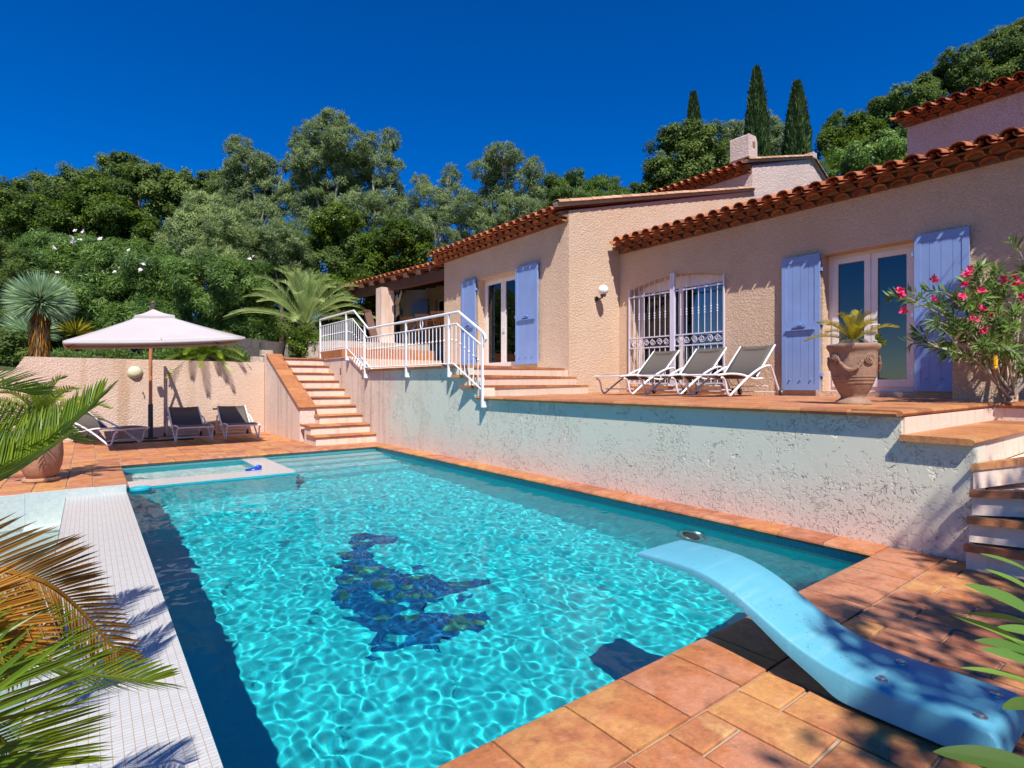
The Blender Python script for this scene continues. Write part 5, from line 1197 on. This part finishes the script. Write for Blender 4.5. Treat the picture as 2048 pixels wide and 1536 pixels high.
near_frond([spot(-260,960,1.7),spot(-100,920,1.9),spot(50,885,2.15),spot(165,830,2.4)], 96, .22, .010, 'leaf_cycad', UPZ+.2*np.array(view(60,880)), .9, lambda u,s: .5+.4*u, tipc=.55, sweep=.6)
near_frond([spot(-260,1020,1.45),spot(-110,1000,1.6),spot(10,955,1.75),spot(110,890,1.95)], 96, .21, .010, 'leaf_cycad', UPZ+.2*np.array(view(40,930)), .85, lambda u,s: .45+.4*u, tipc=.55, sweep=.6)
near_frond([spot(-300,1200,1.0),spot(-200,1195,1.05),spot(-90,1215,1.1),spot(0,1260,1.15),spot(45,1310,1.18)], 70, .15, .008, 'leaf_cycad_brown', UPZ*.6+np.array(view(0,1250))*.8, .3, lambda u,s: .75+.2*u, sweep=.6)
for k in range(9):
    a = 1.9 + k*.47; h = Vector((math.cos(a),math.sin(a),0)); e = random.uniform(.2,1.1); d0 = h*math.cos(e)+Vector((0,0,math.sin(e)))
    frond(bc, [cc_, cc_+d0*.45, cc_+d0*.85+Vector((0,0,-.1)), cc_+d0*1.1+Vector((0,0,-.35))], 50, .17, .012, 'leaf_cycad', UPZ, .5, .5, .007, .15, .05, .5)
# low plants along the top of the garden wall
P = np.stack([RNG.uniform(-.6,3.2,9000), RNG.uniform(14.82,15.7,9000), 1.72+RNG.uniform(0,1,9000)**1.5*.28*(.5+.5*np.abs(np.sin(np.arange(9000)*.7)))],1); P[:,2] += .10*np.sin(P[:,0]*5)+.05*np.sin(P[:,0]*13)
o = strips('ground_cover_plants', P, unit(rdir(9000)+np.array([0,0,.7])), rdir(9000), .09, .022, RNG.uniform(0,.9,9000), 'leaf_oleander'); tag(o, 'low olive ground cover along the top of the garden wall', 'ground cover', kind='stuff')
bd = MB(); bd.slab([(-1.0,14.755),(3.4,14.755),(3.4,16.2),(-1.0,16.2)], 1.2, 1.70); tag(bd.build('upper_bed', M['soil']), kind='structure')
# ------------------------------------------------------------------ pink oleander on the terrace
ob = Vector((7.50,1.38,1.0)); ol = thing('pink_oleander', 'pink flowering oleander arching over the terrace in front of the pillar', 'oleander', ob)
tb2 = MB(); lp_, la_, ln_ = [], [], []
def spray(bt, base, tip, r0, nleaf, L0, store, bend=.18, side=3):
    mid = base.lerp(tip,.5)+Vector((0,0,bend*(tip-base).length)); C = rail_pts([base,mid,tip], 14); bt.tube([Vector(p) for p in C], list(np.linspace(r0,r0*.25,14)), 6)
    tw = [C]
    for k in range(side):
        i = random.randint(6,11); o_ = Vector(C[i]); e = o_ + (Vector(C[-1])-o_)*.5 + Vector((random.uniform(-.25,.25),random.uniform(-.25,.25),random.uniform(-.05,.28))); c2 = rail_pts([o_, o_.lerp(e,.5)+Vector((0,0,.04)), e], 9); bt.tube([Vector(p) for p in c2], list(np.linspace(r0*.4,r0*.15,9)), 5); tw.append(c2)
    for c in tw:
        T = unit(np.gradient(c,axis=0)); m = len(c); n = nleaf if c is C else nleaf//2
        for _ in range(n):
            u = random.uniform(.30,1.0)**.8; i = min(m-1,int(u*(m-1)+.5)); t = T[i]; o_ = np.cross(t, rdir(1)[0]); o_ /= max(1e-6,np.linalg.norm(o_)); a = o_*.8+t*random.uniform(.35,.95)+np.array([0,0,-.08])
            store[0].append(c[i]); store[1].append(a); store[2].append(t*.6-o_*.5+np.array([0,0,.5]))
S_ = ([],[],[])
for px,py,d in ((1822,600,5.45),(1858,690,5.5),(1893,585,5.5),(1945,545,5.6),(1995,540,5.5),(2040,605,5.4),(2065,650,5.3),(1985,625,5.3),(1915,650,5.4),(2045,560,5.6),(1868,640,5.4),(1962,690,5.3),(2030,700,5.2),(1900,700,5.4),(2020,650,5.2),(1935,600,5.5),(2060,520,5.7),(1975,575,5.7),(2060,730,5.2)):
    spray(tb2, ob+Vector((random.uniform(-.06,.06),random.uniform(-.06,.06),random.uniform(0,.25))), spot(px,py,d), .014, 44, .13, S_, .12, 3)
for x,y,z in ((8.2,.7,2.5),(8.5,.4,2.9),(8.0,.3,2.2),(8.6,.9,2.7),(8.3,.2,3.1),(8.8,.5,3.0)): spray(tb2, ob, Vector((x,y,z)), .016, 60, .13, S_, .1, 5)
tb2.build('stems', M['bark_pale'], ol, smooth=True)
n = len(S_[0]); strips('foliage', np.array(S_[0]), np.array(S_[1]), np.array(S_[2]), .135*RNG.uniform(.7,1.15,n), .024, RNG.uniform(.05,1,n), 'leaf_oleander', ol, bend=.03)
z5 = lambda x,y,d: spot(1560+x/3.49, 420+y/3.49, d)
blossoms(ol, [z5(x,y,5.35) for x,y in ((845,590),(860,700),(1070,480),(1070,625),(1290,520),(1320,415),(1415,690),(1470,735),(1355,770),(1630,470),(1655,520),(1690,610),(1400,565),(1270,605),(1300,450),(1560,485),(1415,835),(835,565))], 'petal_pink', .045, 6)
b = MB(); yc = spot(1991,716,5.15); b.tube([yc+Vector((0,0,.03)),yc,yc-Vector((0,0,.07))], [.014,.02,.016], 8); b.ball(yc-Vector((0,0,.09)), .018, 8, 6)
tag(b.build('hanging_feeder', M['yellow_plastic'], smooth=True), 'small yellow plastic object hanging among the oleander stems', 'ornament')
# ------------------------------------------------------------------ tall oleander beside the camera: shades the board, its leaves reach into view
nb = Vector((2.3,-1.5,0)); no = thing('leafy_oleander', 'oleander bush whose big glossy leaves reach in beside the diving board', 'oleander', nb)
bt = MB(); S_ = ([],[],[])
for x,y,z in ((1.9,-1.1,1.5),(2.3,-1.0,1.7),(2.8,-1.2,1.8),(3.3,-1.4,1.9),(2.6,-1.7,2.1),(2.0,-1.7,1.8),(3.1,-.9,1.5)):
    spray(bt, nb+Vector((random.uniform(-.12,.12),random.uniform(-.12,.12),0)), Vector((x,y,z)), .018, 40, .16, S_, .10, 3)
n0 = len(S_[0])
strips('foliage', np.array(S_[0]), np.array(S_[1]), np.array(S_[2]), .17*RNG.uniform(.7,1.15,n0), .036, RNG.uniform(.1,1,n0), 'leaf_near', no, bend=.03)
z7 = lambda x,y,d: spot(1260+x/2.599, 1040+y/2.599, d)
tw = [z7(2330,420,1.02), z7(2230,560,1.0), z7(2190,760,.98), z7(2190,1000,.95)]
bt.tube([nb+Vector((-.1,.1,.0)), Vector((1.75,-.35,.35)), tw[3], tw[2], tw[1], tw[0]], [.02,.016,.010,.009,.007,.005], 7); bt.build('stems', M['bark_pale'], no, smooth=True)
def big_leaf(base, tip, w_, tint, arch=.06, nrm=None):
    base, tip = Vector(base), Vector(tip); d = tip-base; L = d.length; d.normalize(); v = Vector((0,0,1))*.7 + view(2000,1250)*.7 + Vector((random.uniform(-.3,.3),random.uniform(-.3,.3),0)); 
    if nrm is not None: v = Vector(nrm)
    s = d.cross(v).normalized(); nn = s.cross(d); b = MB(); V = []; m = 12
    for i in range(m+1):
        u = i/m; ww = w_*(math.sin(PI*min(1,u*.92+.06))**.75)*(1 if u<.97 else .3); c = base + d*L*u + nn*arch*L*math.sin(PI*u)
        V += [c+s*ww*.5+nn*ww*.14, c+s*ww*.05+nn*.0008, c-s*ww*.05+nn*.0008, c-s*ww*.5+nn*ww*.14]
    f = [(i*4+j,i*4+j+1,i*4+j+5,i*4+j+4) for i in range(m) for j in range(3)]
    b.add(V, f, tint); 
    return b
for (bx,by,tx,ty,w_,ti,d0,d1) in ((2190,360,1820,175,.020,.6,1.0,.98),(2170,450,1845,255,.016,.75,1.0,.97),(2200,590,1738,335,.034,.5,.98,.93),(2190,590,1720,485,.014,.65,.99,.98),(2180,740,1668,495,.018,.85,.98,.97),(2185,720,1790,625,.022,.3,.97,.96),(2190,790,1820,668,.022,.45,.97,.94),(2185,900,1718,768,.016,.8,.96,.95),(2190,1010,1935,985,.030,.2,.95,.86),(2200,1330,1575,1205,.034,.0,.80,.84),(2230,520,1990,215,.02,.6,1.02,1.0),(2230,640,1900,560,.025,.5,1.03,1.02)):
    big_leaf(z7(bx,by,d0), z7(tx,ty,d1), w_, ti).build('leaf', M['leaf_near'], no, smooth=True, angle=180)
# tall tree standing behind the camera: the dappled shade on board, deck and shutter is its shadow
def shade_tree(label, blobs, foot, seed_d):
    t = thing('shade_tree', label, 'tree', foot)
    P, N_, T = crown_points([(c, r, r, r*.7) for c,r in blobs], .13, .075, seed_d, rc=.36)
    ax = rdir(len(P)); ax = unit(ax - N_*(ax*N_).sum(1,keepdims=True)); strips('crown', P, ax, N_, .13*RNG.uniform(.7,1.2,len(P)), .07, T, 'leaf_oak', t)
    b = MB(); f0 = Vector(foot); top = sum((Vector(c) for c,r in blobs), Vector())/len(blobs); fork = f0.lerp(top,.62)
    b.tube([f0-Vector((0,0,.2)), f0.lerp(fork,.5)+Vector((.1,.1,0)), fork], [.16,.13,.10], 10)
    for c,r in blobs: b.tube([fork, fork.lerp(Vector(c),.55)+Vector((0,0,.15)), Vector(c)], [.06,.04,.015], 6)
    b.build('trunk', M['bark'], t, smooth=True)
shade_tree('tall tree standing on the deck side behind the viewer, shading the diving board', [((.15,-3.45,6.0),.55),((.9,-3.2,6.2),.6),((1.7,-3.5,6.1),.6),((2.5,-3.8,6.2),.65),((1.2,-4.3,5.8),.7),((2.2,-4.5,6.1),.7),((.2,-4.3,5.7),.55),((3.0,-3.3,6.5),.5),((2.6,-2.9,6.2),.35)], (1.4,-4.6,0), .40)
shade_tree('tree beyond the terrace end shading the lavender shutter beside the oleander', [((7.6,-.6,6.0),.6),((8.2,-.9,5.6),.55),((7.2,-1.2,6.3),.7),((8.0,-.2,5.0),.35)], (7.8,-2.2,.98), .5)
# ================================================================== LIGHT, SKY, CAMERA
SUN = Vector((.34,.64,-1.0))
w = bpy.data.worlds.new('World'); sc.world = w; w.use_nodes = True; nt = w.node_tree; bg = nt.nodes['Background']
sky = nt.nodes.new('ShaderNodeTexSky'); sky.sky_type = 'NISHITA'; sky.sun_disc = False
sky.sun_elevation = math.asin(1/SUN.length); sky.sun_rotation = math.atan2(-SUN.x, -SUN.y)
sky.altitude = 1500; sky.air_density = 1.0; sky.dust_density = .1; sky.ozone_density = 4.0
hs = nt.nodes.new('ShaderNodeHueSaturation'); hs.inputs['Saturation'].default_value = 1.45; hs.inputs['Hue'].default_value = .516; hs.inputs['Value'].default_value = 1.0
nt.links.new(sky.outputs[0], hs.inputs['Color']); nt.links.new(hs.outputs[0], bg.inputs[0]); bg.inputs[1].default_value = .092
l = bpy.data.lights.new('sun','SUN'); l.energy = 4.3; l.angle = math.radians(.5); l.color = (1,.95,.87); l.cycles.is_caustics_light = True
lo = bpy.data.objects.new('sun', l); COL.objects.link(lo); lo.rotation_euler = SUN.to_track_quat('-Z','Y').to_euler(); lo.location = (-8,-12,20)
cam = bpy.data.cameras.new('camera'); cam.sensor_width = 36; cam.lens = 36*FOC/2048; cam.clip_end = 6000; cam.clip_start = .05
co = bpy.data.objects.new('camera', cam); COL.objects.link(co); co.location = (0,0,EYE); co.rotation_euler = (math.radians(90),0,-math.atan2(SN,CS)); cam.shift_y = -.0007
sc.camera = co
sc.view_settings.view_transform = 'Standard'; sc.view_settings.look = 'None'; sc.view_settings.gamma = 1; sc.view_settings.exposure = .68
cy = sc.cycles; cy.use_denoising = True; cy.max_bounces = 10; cy.transmission_bounces = 8; cy.transparent_max_bounces = 12; cy.diffuse_bounces = 6; cy.glossy_bounces = 4; cy.caustics_reflective = False; cy.caustics_refractive = True; cy.sample_clamp_indirect = 6; cy.sample_clamp_direct = 0
